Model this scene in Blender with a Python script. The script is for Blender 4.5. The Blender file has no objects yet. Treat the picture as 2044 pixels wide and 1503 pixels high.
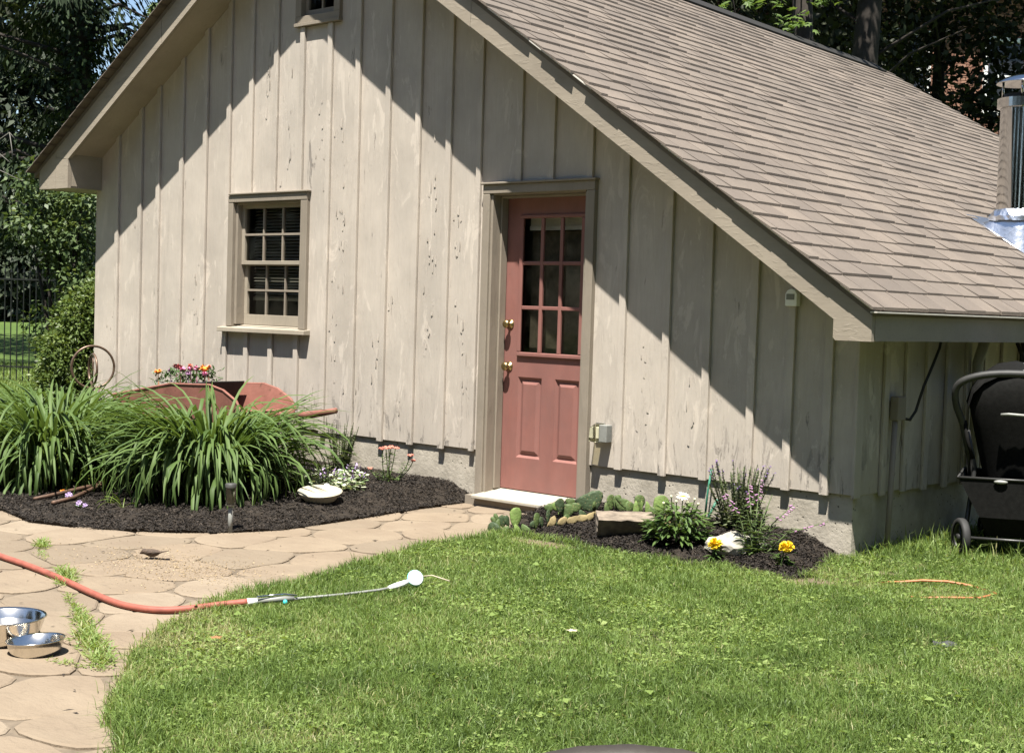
import bpy, bmesh, math, random
import numpy as np
from mathutils import Vector, Matrix, Euler, noise as mnoise
from mathutils.geometry import delaunay_2d_cdt

random.seed(7)
RNG = np.random.default_rng(11)
S = bpy.context.scene
COL = S.collection
rad = math.radians

# ------------------------------------------------------------------ camera, sky, sun, exposure
cam_d = bpy.data.cameras.new('camera')
cam = bpy.data.objects.new('camera', cam_d)
COL.objects.link(cam)
cam_d.sensor_width = 36.0
cam_d.lens = 50.62
cam_d.clip_start = 0.1
cam_d.clip_end = 2000
FWD = Vector((-0.67090667, 0.74003788, -0.04720369))
_r0 = FWD.cross(Vector((0, 0, 1))).normalized()
_u0 = _r0.cross(FWD)
_roll = 0.03100638
RIGHT = _r0 * math.cos(_roll) + _u0 * math.sin(_roll)
UP = -_r0 * math.sin(_roll) + _u0 * math.cos(_roll)
CAM = Vector((4.002, -7.307, 1.002))
cam.matrix_world = Matrix(((RIGHT.x, UP.x, -FWD.x, CAM.x), (RIGHT.y, UP.y, -FWD.y, CAM.y), (RIGHT.z, UP.z, -FWD.z, CAM.z), (0, 0, 0, 1)))
S.camera = cam

SUN_TO = Vector((0.185, -0.35, 0.986)).normalized()      # towards the sun
world = bpy.data.worlds.new('World')
S.world = world
world.use_nodes = True
wn = world.node_tree.nodes
wl = world.node_tree.links
wn.clear()
wo = wn.new('ShaderNodeOutputWorld')
wb = wn.new('ShaderNodeBackground')
sky = wn.new('ShaderNodeTexSky')
sky.sky_type = 'NISHITA'
sky.sun_disc = False
sky.sun_elevation = math.asin(SUN_TO.z)
sky.sun_rotation = math.atan2(SUN_TO.x, SUN_TO.y)
sky.air_density = 1.0
sky.dust_density = 0.4
sky.ozone_density = 1.0
wb.inputs['Strength'].default_value = 0.056
wl.new(sky.outputs[0], wb.inputs[0])
wl.new(wb.outputs[0], wo.inputs[0])
sun_d = bpy.data.lights.new('sun', 'SUN')
sun_d.energy = 5.0
sun_d.angle = rad(0.5)
sun_d.color = (1.0, 0.955, 0.87)
sun = bpy.data.objects.new('sun', sun_d)
COL.objects.link(sun)
sun.rotation_euler = (-SUN_TO).to_track_quat('-Z', 'Y').to_euler()
sun.location = (2, -6, 12)
S.view_settings.view_transform = 'Standard'
S.view_settings.look = 'None'
S.view_settings.exposure = 1.62
S.view_settings.gamma = 1.0
S.view_settings.use_curve_mapping = False
S.render.engine = 'CYCLES'
S.cycles.max_bounces = 6
S.cycles.transparent_max_bounces = 12

# ------------------------------------------------------------------ helpers
WLOC = {}


def thing(name, label, cat, loc=(0, 0, 0), group=None):
    o = bpy.data.objects.new(name, None)
    o.empty_display_size = 0.2
    COL.objects.link(o)
    o.location = loc
    WLOC[o] = Vector(loc)
    o['label'] = label
    o['category'] = cat
    if group:
        o['group'] = group
    return o


def tag(o, label, cat, group=None):
    o['label'] = label
    o['category'] = cat
    if group:
        o['group'] = group
    return o


class MB:
    """collects shapes; build() links them as one mesh object (vertices are world coordinates)"""

    def __init__(s):
        s.v = []
        s.f = []
        s.mi = []

    def add(s, vs, fs, mi=0):
        n = len(s.v)
        s.v.extend([tuple(p) for p in vs])
        for f in fs:
            s.f.append(tuple(i + n for i in f))
            s.mi.append(mi)
        return s

    def box(s, x0, x1, y0, y1, z0, z1, mi=0):
        s.add([(x0, y0, z0), (x1, y0, z0), (x1, y1, z0), (x0, y1, z0), (x0, y0, z1), (x1, y0, z1), (x1, y1, z1), (x0, y1, z1)],
              [(0, 3, 2, 1), (4, 5, 6, 7), (0, 1, 5, 4), (1, 2, 6, 5), (2, 3, 7, 6), (3, 0, 4, 7)], mi)
        return s

    def hexa(s, p, mi=0):
        s.add(p, [(0, 3, 2, 1), (4, 5, 6, 7), (0, 1, 5, 4), (1, 2, 6, 5), (2, 3, 7, 6), (3, 0, 4, 7)], mi)
        return s

    def obox(s, c, sx, sy, sz, rot=None, mi=0):
        c = Vector(c)
        vs = []
        for z in (-.5, .5):
            for x, y in ((-.5, -.5), (.5, -.5), (.5, .5), (-.5, .5)):
                p = Vector((x * sx, y * sy, z * sz))
                if rot is not None:
                    p = rot @ p
                vs.append(c + p)
        return s.hexa(vs, mi)

    def prism(s, pts, y0, y1, mi=0):
        """polygon in x,z extruded along y"""
        n = len(pts)
        vs = [(x, y0, z) for x, z in pts] + [(x, y1, z) for x, z in pts]
        fs = [tuple(range(n)), tuple(range(2 * n - 1, n - 1, -1))]
        fs += [(i, i + n, (i + 1) % n + n, (i + 1) % n) for i in range(n)]
        s.add(vs, fs, mi)
        return s

    def tube(s, path, r, n=8, caps=True, mi=0):
        path = [Vector(p) for p in path]
        k = len(path)
        rs = r if isinstance(r, (list, tuple)) else [r] * k
        t0 = (path[1] - path[0]).normalized()
        a = t0.orthogonal().normalized()
        vs = []
        for i, p in enumerate(path):
            t = (path[min(i + 1, k - 1)] - path[max(i - 1, 0)])
            t = t.normalized() if t.length > 1e-9 else t0
            a = (a - t * a.dot(t))
            a = a.normalized() if a.length > 1e-6 else t.orthogonal().normalized()
            b = t.cross(a)
            for j in range(n):
                w = 2 * math.pi * j / n
                vs.append(p + (a * math.cos(w) + b * math.sin(w)) * rs[i])
        fs = []
        for i in range(k - 1):
            for j in range(n):
                fs.append((i * n + j, i * n + (j + 1) % n, (i + 1) * n + (j + 1) % n, (i + 1) * n + j))
        if caps:
            fs.append(tuple(range(n - 1, -1, -1)))
            fs.append(tuple(range((k - 1) * n, k * n)))
        s.add(vs, fs, mi)
        return s

    def lathe(s, prof, c=(0, 0, 0), n=20, rot=None, mi=0, cap0=False, cap1=False):
        """profile of (r, z) turned round the z axis at c"""
        c = Vector(c)
        vs = []
        for r, z in prof:
            for j in range(n):
                w = 2 * math.pi * j / n
                p = Vector((r * math.cos(w), r * math.sin(w), z))
                if rot is not None:
                    p = rot @ p
                vs.append(c + p)
        fs = []
        for i in range(len(prof) - 1):
            for j in range(n):
                fs.append((i * n + j, i * n + (j + 1) % n, (i + 1) * n + (j + 1) % n, (i + 1) * n + j))
        if cap0:
            fs.append(tuple(range(n - 1, -1, -1)))
        if cap1:
            m = (len(prof) - 1) * n
            fs.append(tuple(range(m, m + n)))
        s.add(vs, fs, mi)
        return s

    def ellipsoid(s, c, rx, ry, rz, rot=None, n=10, m=6, mi=0):
        c = Vector(c)
        vs = []
        for i in range(m + 1):
            t = math.pi * i / m
            for j in range(n):
                w = 2 * math.pi * j / n
                p = Vector((rx * math.sin(t) * math.cos(w), ry * math.sin(t) * math.sin(w), -rz * math.cos(t)))
                if rot is not None:
                    p = rot @ p
                vs.append(c + p)
        fs = []
        for i in range(m):
            for j in range(n):
                fs.append((i * n + j, i * n + (j + 1) % n, (i + 1) * n + (j + 1) % n, (i + 1) * n + j))
        s.add(vs, fs, mi)
        return s

    def leaf(s, p, d, nrm, L, W, mi=0, droop=0.0):
        """pointed leaf, folded along the midrib, 4 quads"""
        p = Vector(p)
        d = Vector(d).normalized()
        nrm = Vector(nrm)
        side = d.cross(nrm)
        side = side.normalized() if side.length > 1e-6 else d.orthogonal().normalized()
        up = side.cross(d)
        q = lambda t, w, h: p + d * (L * t) + side * (W * w) + up * (L * h - droop * L * t * t)
        vs = [q(0, 0, 0), q(.35, -.5, .06), q(.4, 0, 0), q(.35, .5, .06), q(.72, -.36, .04), q(.75, 0, 0), q(.72, .36, .04), q(1, 0, 0)]
        s.add(vs, [(0, 2, 1), (0, 3, 2), (1, 2, 5, 4), (2, 3, 6, 5), (4, 5, 7), (5, 6, 7)], mi)
        return s

    def build(s, name, mats, parent=None, smooth=False, kind=None, bevel=0.0):
        me = bpy.data.meshes.new(name)
        off = WLOC.get(parent, Vector((0, 0, 0))) if parent is not None else Vector((0, 0, 0))
        me.from_pydata([(a[0], a[1], a[2]) for a in s.v], [], s.f)
        if not isinstance(mats, (list, tuple)):
            mats = [mats]
        for m in mats:
            me.materials.append(m)
        if any(s.mi):
            me.polygons.foreach_set('material_index', s.mi)
        if smooth:
            me.polygons.foreach_set('use_smooth', [True] * len(me.polygons))
        me.update()
        o = bpy.data.objects.new(name, me)
        COL.objects.link(o)
        WLOC[o] = Vector((0, 0, 0))
        if parent is not None:
            o.parent = parent
            o.location = -off
        if kind:
            o['kind'] = kind
        if bevel:
            b = o.modifiers.new('bevel', 'BEVEL')
            b.width = bevel
            b.segments = 2
            b.limit_method = 'ANGLE'
        return o


def np_mesh(name, V, sizes, idx, mat, rnd=None, parent=None, kind='stuff', smooth=False):
    me = bpy.data.meshes.new(name)
    me.vertices.add(len(V))
    me.vertices.foreach_set('co', np.asarray(V, np.float32).ravel())
    me.loops.add(len(idx))
    me.loops.foreach_set('vertex_index', np.asarray(idx, np.int32))
    me.polygons.add(len(sizes))
    st = np.concatenate([[0], np.cumsum(sizes)[:-1]]).astype(np.int32)
    me.polygons.foreach_set('loop_start', st)
    if smooth:
        me.polygons.foreach_set('use_smooth', np.ones(len(sizes), bool))
    if rnd is not None:
        a = me.attributes.new('rnd', 'FLOAT', 'POINT')
        a.data.foreach_set('value', np.asarray(rnd, np.float32))
    me.update(calc_edges=True)
    me.validate()
    me.materials.append(mat)
    o = bpy.data.objects.new(name, me)
    COL.objects.link(o)
    WLOC[o] = Vector((0, 0, 0))
    if kind:
        o['kind'] = kind
    if parent is not None:
        o.parent = parent
        o.location = -WLOC.get(parent, Vector((0, 0, 0)))
    return o


def unit(a):
    return a / np.maximum(np.linalg.norm(a, axis=1, keepdims=True), 1e-9)


def leaf_cloud(name, P, D, N, L, W, mat, rnd, parent=None, kind='stuff'):
    """n diamond leaves: base P, direction D, normal N"""
    n = len(P)
    D = unit(D)
    Sd = unit(np.cross(D, N))
    Nn = np.cross(Sd, D)
    L = L[:, None]
    W = W[:, None]
    V = np.empty((n, 4, 3))
    V[:, 0] = P
    V[:, 1] = P + D * L * .45 + Sd * W * .5 + Nn * W * .12
    V[:, 2] = P + D * L - Nn * L * .12
    V[:, 3] = P + D * L * .45 - Sd * W * .5 + Nn * W * .12
    idx = np.arange(n * 4)
    return np_mesh(name, V.reshape(-1, 3), np.full(n, 4), idx, mat, np.repeat(rnd, 4), parent, kind)


def inside(poly, X, Y):
    c = np.zeros(len(X), bool)
    n = len(poly)
    for i in range(n):
        x0, y0 = poly[i]
        x1, y1 = poly[(i + 1) % n]
        if y0 == y1:
            continue
        t = ((y0 > Y) != (y1 > Y)) & (X < (x1 - x0) * (Y - y0) / (y1 - y0) + x0)
        c ^= t
    return c


def edge_dist(poly, X, Y, closed=True):
    d = np.full(len(X), 1e9)
    n = len(poly)
    for i in range(n if closed else n - 1):
        a = np.array(poly[i])
        b = np.array(poly[(i + 1) % n])
        ab = b - a
        t = np.clip(((X - a[0]) * ab[0] + (Y - a[1]) * ab[1]) / max(ab @ ab, 1e-9), 0, 1)
        d = np.minimum(d, np.hypot(X - a[0] - t * ab[0], Y - a[1] - t * ab[1]))
    return d


def vnoise(X, Y, s, seed=0):
    """smooth value noise 0..1"""
    r = np.random.default_rng(seed)
    T = r.random((64, 64))
    x = X / s + 500
    y = Y / s + 500
    i = np.floor(x).astype(int)
    j = np.floor(y).astype(int)
    u = x - i
    v = y - j
    u = u * u * (3 - 2 * u)
    v = v * v * (3 - 2 * v)
    g = lambda a, b: T[a % 64, b % 64]
    return (g(i, j) * (1 - u) + g(i + 1, j) * u) * (1 - v) + (g(i, j + 1) * (1 - u) + g(i + 1, j + 1) * u) * v


def in_view(X, Y, Z, m=0.06):
    dx, dy, dz = X - CAM.x, Y - CAM.y, Z - CAM.z
    d = dx * FWD.x + dy * FWD.y + dz * FWD.z
    a = (dx * RIGHT.x + dy * RIGHT.y + dz * RIGHT.z) / np.maximum(d, .01)
    b = (dx * UP.x + dy * UP.y + dz * UP.z) / np.maximum(d, .01)
    h = 18 / 50.62
    return (d > .5) & (abs(a) < h + m) & (abs(b) < h * .735 + m), d


def sstep(a):
    a = np.clip(a, 0, 1)
    return a * a * (3 - 2 * a)


# ------------------------------------------------------------------ materials
class NT:
    def __init__(s, name):
        s.m = bpy.data.materials.new(name)
        s.m.use_nodes = True
        s.n = s.m.node_tree.nodes
        s.l = s.m.node_tree.links
        s.n.clear()
        s.out = s.n.new('ShaderNodeOutputMaterial')
        s.tc = None

    def coord(s, scale=(1, 1, 1)):
        if s.tc is None:
            s.tc = s.n.new('ShaderNodeTexCoord')
        mp = s.n.new('ShaderNodeMapping')
        mp.inputs['Scale'].default_value = scale
        s.l.new(s.tc.outputs['Object'], mp.inputs[0])
        return mp.outputs[0]

    def noise(s, scale=5, detail=4, rough=.55, stretch=(1, 1, 1), dist=0.0):
        t = s.n.new('ShaderNodeTexNoise')
        t.inputs['Scale'].default_value = scale
        t.inputs['Detail'].default_value = detail
        t.inputs['Roughness'].default_value = rough
        t.inputs['Distortion'].default_value = dist
        s.l.new(s.coord(stretch), t.inputs['Vector'])
        return t.outputs['Fac']

    def ramp(s, fac, stops):
        r = s.n.new('ShaderNodeValToRGB')
        e = r.color_ramp.elements
        while len(e) < len(stops):
            e.new(0.5)
        for k, (p, c) in enumerate(stops):
            e[k].position = p
            e[k].color = (c, c, c, 1) if isinstance(c, (int, float)) else (*c, 1)
        s.l.new(fac, r.inputs[0])
        return r.outputs[0]

    def mix(s, fac, a, b, mode='MIX'):
        x = s.n.new('ShaderNodeMix')
        x.data_type = 'RGBA'
        x.blend_type = mode
        for inp, v in ((x.inputs[0], fac), (x.inputs[6], a), (x.inputs[7], b)):
            if isinstance(v, (int, float)):
                inp.default_value = v
            elif isinstance(v, tuple):
                inp.default_value = (*v, 1) if len(v) == 3 else v
            else:
                s.l.new(v, inp)
        return x.outputs[2]

    def math(s, op, a, b=0.0):
        x = s.n.new('ShaderNodeMath')
        x.operation = op
        for inp, v in ((x.inputs[0], a), (x.inputs[1], b)):
            if isinstance(v, (int, float)):
                inp.default_value = v
            else:
                s.l.new(v, inp)
        return x.outputs[0]

    def attr(s, name):
        a = s.n.new('ShaderNodeAttribute')
        a.attribute_name = name
        return a.outputs['Fac']

    def objrnd(s):
        return s.n.new('ShaderNodeObjectInfo').outputs['Random']

    def bump(s, h, strength=.3, dist=.01, normal=None):
        b = s.n.new('ShaderNodeBump')
        b.inputs['Strength'].default_value = strength
        b.inputs['Distance'].default_value = dist
        s.l.new(h, b.inputs['Height'])
        if normal is not None:
            s.l.new(normal, b.inputs['Normal'])
        return b.outputs[0]

    def bsdf(s, col, rough=.6, metal=0.0, normal=None, spec=.5, alpha=1.0):
        p = s.n.new('ShaderNodeBsdfPrincipled')
        for nm, v in (('Base Color', col), ('Roughness', rough), ('Metallic', metal), ('Specular IOR Level', spec), ('Alpha', alpha)):
            i = p.inputs[nm]
            if isinstance(v, (int, float)):
                i.default_value = v
            elif isinstance(v, tuple):
                i.default_value = (*v, 1)
            else:
                s.l.new(v, i)
        if normal is not None:
            s.l.new(normal, p.inputs['Normal'])
        return p.outputs[0]

    def done(s, sh):
        s.l.new(sh, s.out.inputs[0])
        return s.m


def simple(name, c, rough=.6, metal=0.0, var=.25, scale=12, bump=.15, bscale=60, spec=.4, dark=None):
    t = NT(name)
    d = dark or tuple(v * (1 - var) for v in c)
    lt = tuple(min(1, v * (1 + var * .5)) for v in c)
    f = t.noise(scale, 5)
    col = t.ramp(f, [(.3, d), (.7, lt)])
    nb = t.bump(t.noise(bscale, 4), bump, .004) if bump else None
    return t.done(t.bsdf(col, rough, metal, nb, spec))


def painted_wood(name, paint, wood, peel=.62, rough=.7, ax='z', base=False):
    """old weathered paint: fine vertical grain, blotches, patches peeled to grey wood"""
    t = NT(name)
    st = (1, 1, .08) if ax == 'z' else ((.08, 1, 1) if ax == 'x' else (1, .08, 1))
    st2 = (1, 1, .14) if ax == 'z' else (.25, 1, 1)
    grain = t.noise(70, 5, .6, st)
    blot = t.noise(2.2, 5, .6)
    fine = t.noise(24, 4, .6, st2)
    dk = tuple(v * .86 for v in paint)
    lt = tuple(min(1, v * 1.06) for v in paint)
    c = t.ramp(blot, [(.32, dk), (.62, lt)])
    c = t.mix(t.ramp(grain, [(.3, .35), (.55, 0.0)]), c, tuple(v * .8 for v in paint))
    # smudges round the knots
    kn = t.ramp(t.noise(4.5, 6, .7, st2, 1.2), [(.60, 0.0), (.74, .55)])
    c = t.mix(kn, c, tuple(v * .66 for v in paint))
    rv = t.math('MULTIPLY_ADD', t.objrnd(), .12)
    rv.node.inputs[2].default_value = .94
    cc = t.n.new('ShaderNodeCombineColor')
    for i in range(3):
        t.l.new(rv, cc.inputs[i])
    c = t.mix(1.0, c, cc.outputs[0], 'MULTIPLY')
    pm0 = t.noise(9, 7, .72, st2, .5)
    pm = t.ramp(pm0, [(peel, 0.0), (peel + .035, 1.0)])
    w = t.ramp(grain, [(.3, tuple(v * .7 for v in wood)), (.7, wood)])
    if base:
        # bare wood and rain splash towards the foot of the boards
        sp = t.n.new('ShaderNodeSeparateXYZ')
        t.l.new(t.coord(), sp.inputs[0])
        low = t.ramp(t.math('DIVIDE', sp.outputs['Z'], 1.2), [(.02, 1.0), (.40, 0.0)])
        pm2 = t.ramp(t.noise(13, 7, .75, (1, 1, .22), .6), [(.56, 0.0), (.60, 1.0)])
        pm = t.mix(1.0, pm, t.mix(1.0, pm2, low, 'MULTIPLY'), 'LIGHTEN')
        c = t.mix(t.mix(1.0, low, t.ramp(t.noise(5, 4), [(.3, 0.0), (.7, .35)]), 'MULTIPLY'), c, tuple(v * .72 for v in paint))
        # pale lifted paint and broad greyed weathering
        pale = t.ramp(t.noise(7, 7, .7, (1, 1, .3), 1.0), [(.57, 0.0), (.62, .75)])
        c = t.mix(pale, c, tuple(min(1, v * 1.22) for v in paint))
        c = t.mix(t.ramp(t.noise(1.1, 5, .65, (1, 1, .5)), [(.42, 0.0), (.68, .35)]), c, (.30, .275, .245))
    c = t.mix(pm, c, w)
    h = t.math('SUBTRACT', t.math('MULTIPLY', grain, .35), t.math('MULTIPLY', pm, .8))
    h = t.math('ADD', h, t.math('MULTIPLY', t.ramp(t.noise(26, 6, .7, st2, 1.5), [(.54, 0.0), (.64, 1.0)]), .40))
    h = t.math('ADD', h, t.math('MULTIPLY', fine, .25))
    return t.done(t.bsdf(c, rough, 0, t.bump(h, .38, .006), .3))


def leafmat(name, stops, trans=.35, rough=.5, attr='rnd', spec=.3, noise_scale=None):
    t = NT(name)
    if attr == 'obj':
        f = t.objrnd()
    elif attr == 'noise':
        f = t.noise(noise_scale or 20, 3)
    else:
        f = t.attr(attr)
    c = t.ramp(f, stops)
    if attr == 'obj':
        c = t.mix(.35, c, t.ramp(t.noise(7, 3), [(.3, tuple(v * .6 for v in stops[0][1])), (.7, stops[-1][1])]))
    p = t.bsdf(c, rough, 0, None, spec)
    tr = t.n.new('ShaderNodeBsdfTranslucent')
    ct = t.mix(1.0, c, (1.15, 1.1, .55), 'MULTIPLY')
    t.l.new(ct, tr.inputs[0])
    ms = t.n.new('ShaderNodeMixShader')
    ms.inputs[0].default_value = trans
    t.l.new(p, ms.inputs[1])
    t.l.new(tr.outputs[0], ms.inputs[2])
    return t.done(ms.outputs[0])


def glassmat(name, tint=(.75, .78, .76), rough=.02, refl=1.0):
    t = NT(name)
    tr = t.n.new('ShaderNodeBsdfTransparent')
    tr.inputs[0].default_value = (*tint, 1)
    gl = t.n.new('ShaderNodeBsdfGlossy')
    gl.inputs['Roughness'].default_value = rough
    fr = t.n.new('ShaderNodeFresnel')
    fr.inputs[0].default_value = 1.5
    ms = t.n.new('ShaderNodeMixShader')
    t.l.new(t.math('MULTIPLY', fr.outputs[0], refl), ms.inputs[0])
    t.l.new(tr.outputs[0], ms.inputs[1])
    t.l.new(gl.outputs[0], ms.inputs[2])
    return t.done(ms.outputs[0])


SIDING = painted_wood('siding_paint', (.405, .360, .310), (.235, .21, .185), .65, base=True)
TRIM = painted_wood('trim_paint', (.215, .184, .146), (.20, .17, .14), .70)
RAKE = painted_wood('rake_paint', (.265, .228, .180), (.42, .37, .30), .69, ax='x')
SOFFIT = painted_wood('soffit_paint', (.30, .26, .205), (.2, .17, .14), .80, ax='x')
SASH = painted_wood('sash_paint', (.27, .235, .185), (.5, .48, .43), .70)
MUNT = painted_wood('muntin_paint', (.43, .40, .34), (.25, .22, .18), .66)


def concrete():
    t = NT('foundation_concrete')
    f = t.noise(6, 6, .65)
    c = t.ramp(f, [(.3, (.25, .225, .185)), (.65, (.37, .335, .28))])
    pit = t.n.new('ShaderNodeTexVoronoi')
    pit.inputs['Scale'].default_value = 26
    t.l.new(t.coord(), pit.inputs['Vector'])
    hole = t.ramp(pit.outputs['Distance'], [(.10, 1.0), (.18, 0.0)])
    hole = t.mix(1.0, hole, t.ramp(t.noise(3, 3), [(.48, 0.0), (.56, 1.0)]), 'MULTIPLY')
    c = t.mix(hole, c, (.09, .08, .065))
    h = t.math('SUBTRACT', t.noise(40, 5, .6), t.math('MULTIPLY', hole, 1.2))
    return t.done(t.bsdf(c, .85, 0, t.bump(h, .5, .008), .2))


CONC = concrete()


def doorpaint():
    t = NT('door_paint')
    f = t.noise(7, 5, .6, (1, 1, .5))
    c = t.ramp(f, [(.3, (.185, .080, .067)), (.7, (.225, .103, .087))])
    c = t.mix(t.ramp(t.noise(90, 4, .6, (1, 1, .06)), [(.35, .3), (.5, 0.0)]), c, (.24, .09, .07))
    c = t.mix(t.ramp(t.noise(3.2, 6, .7), [(.42, .0), (.68, .5)]), c, (.165, .085, .074))
    c = t.mix(t.ramp(t.noise(17, 6, .75), [(.66, 0.0), (.72, .5)]), c, (.12, .065, .055))
    return t.done(t.bsdf(c, .6, 0, t.bump(t.noise(60, 4, .6, (1, 1, .1)), .2, .003), .3))


DOOR = doorpaint()
BRASS = simple('brass', (.40, .30, .14), .36, 1.0, .4, 30, .15)
GLASS = glassmat('window_glass', (.72, .73, .70), .05, .5)
DOORGLASS = glassmat('door_glass', (.66, .65, .60), .06, .6)
CLEARP = glassmat('clear_plastic', (.80, .78, .66), .12)
BLIND = simple('blind_slat', (.36, .34, .29), .6, 0, .1)
DARKIN = simple('dark_interior', (.13, .115, .095), .9, 0, .2)
WHITE_SILL = simple('white_sill', (.33, .305, .25), .55, 0, .12, 9, .1)
WHITEP = simple('white_plastic', (.78, .79, .78), .35, 0, .06, 20, .05)
CREAM = simple('cream_plastic', (.36, .325, .245), .45, 0, .12, 14, .08)
GREYP = simple('grey_plastic', (.20, .205, .19), .45, 0, .15)
DKGREY = simple('dark_grey_tube', (.035, .035, .034), .4, .3, .2)
BLACKP = simple('black_plastic', (.022, .022, .022), .5, 0, .3, spec=.2)
RUBBER = simple('black_rubber', (.02, .02, .02), .7, 0, .3)
FABRIC = simple('black_fabric', (.009, .009, .0085), .9, 0, .3, 40, .3, 200, .06)
ALU = simple('brushed_metal', (.60, .60, .59), .09, 1.0, .10, 8, .02, 12)
STEEL = simple('stainless_steel', (.72, .69, .63), .16, 1.0, .12, 10, .05, 25)
FOIL = simple('crumpled_foil', (.68, .70, .74), .32, 1.0, .1, 10, .8, 22)
IRON = simple('rusty_iron', (.10, .058, .038), .65, .3, .45, 30, .4)
HOOPM = simple('dark_bronze', (.13, .085, .06), .42, .5, .4, 20, .2)


def barrowpaint():
    t = NT('faded_red_paint')
    c = t.ramp(t.noise(6, 6, .65), [(.3, (.150, .062, .046)), (.7, (.225, .095, .072))])
    c = t.mix(t.ramp(t.noise(13, 7, .75), [(.56, 0.0), (.64, .85)]), c, (.085, .045, .028))
    c = t.mix(t.ramp(t.noise(30, 5, .7), [(.66, 0.0), (.72, .6)]), c, (.30, .20, .16))
    return t.done(t.bsdf(c, .7, 0, t.bump(t.noise(9, 5), .4, .01), .25))


WBRED = barrowpaint()
FENCEM = simple('black_iron', (.015, .016, .015), .5, .2, .2)
HOSE = simple('hose_rubber', (.250, .072, .050), .65, 0, .3, 14, .1, 120)
ORANGE = simple('orange_cord', (.36, .13, .055), .5, 0, .15)
TEAL = simple('teal_plastic', (.05, .42, .40), .4, 0, .1)
GREENST = simple('green_stake', (.035, .17, .11), .5, 0, .15)
STONEB = simple('rough_brown_stone', (.185, .150, .115), .9, 0, .5, 16, 1.0, 34)
ROCKW = simple('white_rock', (.30, .28, .24), .85, 0, .25, 7, .6, 25)
BARKM = simple('tree_bark', (.024, .019, .015), .95, 0, .45, 9, .8, 25)
TWIG = simple('pale_twig', (.38, .33, .24), .8, 0, .2)
DEADLEAF = simple('dead_leaf', (.04, .042, .042), .8, 0, .3)
ORLEAF = simple('orange_leaf', (.26, .12, .05), .7, 0, .3)
CHAIRM = simple('dark_brown_wicker', (.030, .024, .019), .6, 0, .25, 30, .3)
BLACKHOLE = simple('ridge_vent_black', (.012, .011, .010), .8, 0, .2)
DRIP = simple('drip_edge_metal', (.62, .58, .52), .45, .3, .1)


def shinglemat():
    t = NT('asphalt_shingle')
    r = t.objrnd()
    at = t.attr('rnd')
    rr = t.math('FRACT', t.math('ADD', r, at))
    c = t.ramp(rr, [(0, (.130, .109, .093)), (.5, (.156, .131, .110)), (1, (.178, .149, .124))])
    c = t.mix(t.ramp(t.noise(1.3, 6, .7), [(.38, .55), (.60, 0.0)]), c, (.100, .088, .078))
    c = t.mix(t.ramp(t.noise(4.2, 5, .65, (.35, 1.6, .35)), [(.52, 0.0), (.70, .45)]), c, (.098, .084, .072))
    g = t.noise(160, 3, .7)
    c = t.mix(t.ramp(g, [(.35, .5), (.62, 0.0)]), c, (.085, .068, .055))
    lich = t.ramp(t.noise(11, 6, .75), [(.67, 0.0), (.72, .6)])
    c = t.mix(lich, c, (.26, .24, .21))
    return t.done(t.bsdf(c, .9, 0, t.bump(g, .5, .004), .15))


SHINGLE = shinglemat()


def stonemat():
    t = NT('flagstone')
    r = t.objrnd()
    c = t.ramp(r, [(0, (.160, .129, .094)), (.35, (.196, .156, .112)), (.7, (.182, .142, .101)), (1, (.216, .176, .130))])
    c = t.mix(t.ramp(t.noise(2.6, 6, .65), [(.35, .5), (.62, 0.0)]), c, (.140, .106, .076))
    c = t.mix(t.ramp(t.noise(9, 6, .7, (1, 2, 1), .6), [(.58, 0.0), (.70, .6)]), c, (.128, .102, .074))
    c = t.mix(t.ramp(t.noise(38, 4, .7), [(.68, 0.0), (.75, .6)]), c, (.25, .20, .14))
    h = t.math('ADD', t.noise(7, 7, .65, (1, 2.2, 1), .5), t.math('MULTIPLY', t.noise(60, 4), .25))
    return t.done(t.bsdf(c, .85, 0, t.bump(h, .7, .016), .2))


FLAG = stonemat()
JOINT = simple('path_joint', (.130, .102, .072), .95, 0, .35, 16, .5, 60)
SOIL = simple('lawn_soil', (.080, .085, .036), .95, 0, .5, 7, .6, 30, dark=(.030, .042, .012))
DIRT = simple('bare_dirt', (.125, .095, .060), .95, 0, .3, 9, .6, 30)


def mulchmat():
    t = NT('dark_mulch')
    c = t.ramp(t.noise(45, 5, .7, (1, 1, 1), 1.0), [(.32, (.012, .010, .008)), (.6, (.034, .027, .021)), (.8, (.062, .050, .039))])
    return t.done(t.bsdf(c, .95, 0, t.bump(t.noise(55, 5, .7), .9, .015), .15))


MULCH = mulchmat()
CHIP = leafmat('mulch_chip', [(0, (.010, .008, .007)), (.6, (.024, .019, .015)), (1, (.055, .043, .033))], 0.0, .85)
GRASS = leafmat('grass_blade', [(0, (.074, .118, .028)), (.45, (.134, .204, .048)), (.8, (.202, .265, .080)), (1, (.30, .28, .14))], .40, .5)
WEEDL = leafmat('broadleaf_weed', [(0, (.105, .160, .038)), (.6, (.172, .242, .064)), (1, (.230, .290, .098))], .38, .5)


def groundmat():
    t = NT('far_grass_ground')
    c = t.ramp(t.noise(.6, 6, .65), [(.3, (.050, .085, .022)), (.7, (.085, .125, .034))])
    c = t.mix(t.ramp(t.noise(30, 5, .7), [(.3, .6), (.6, 0.0)]), c, (.03, .05, .012))
    return t.done(t.bsdf(c, .95, 0, t.bump(t.noise(40, 5), .6, .03), .1))


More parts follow.
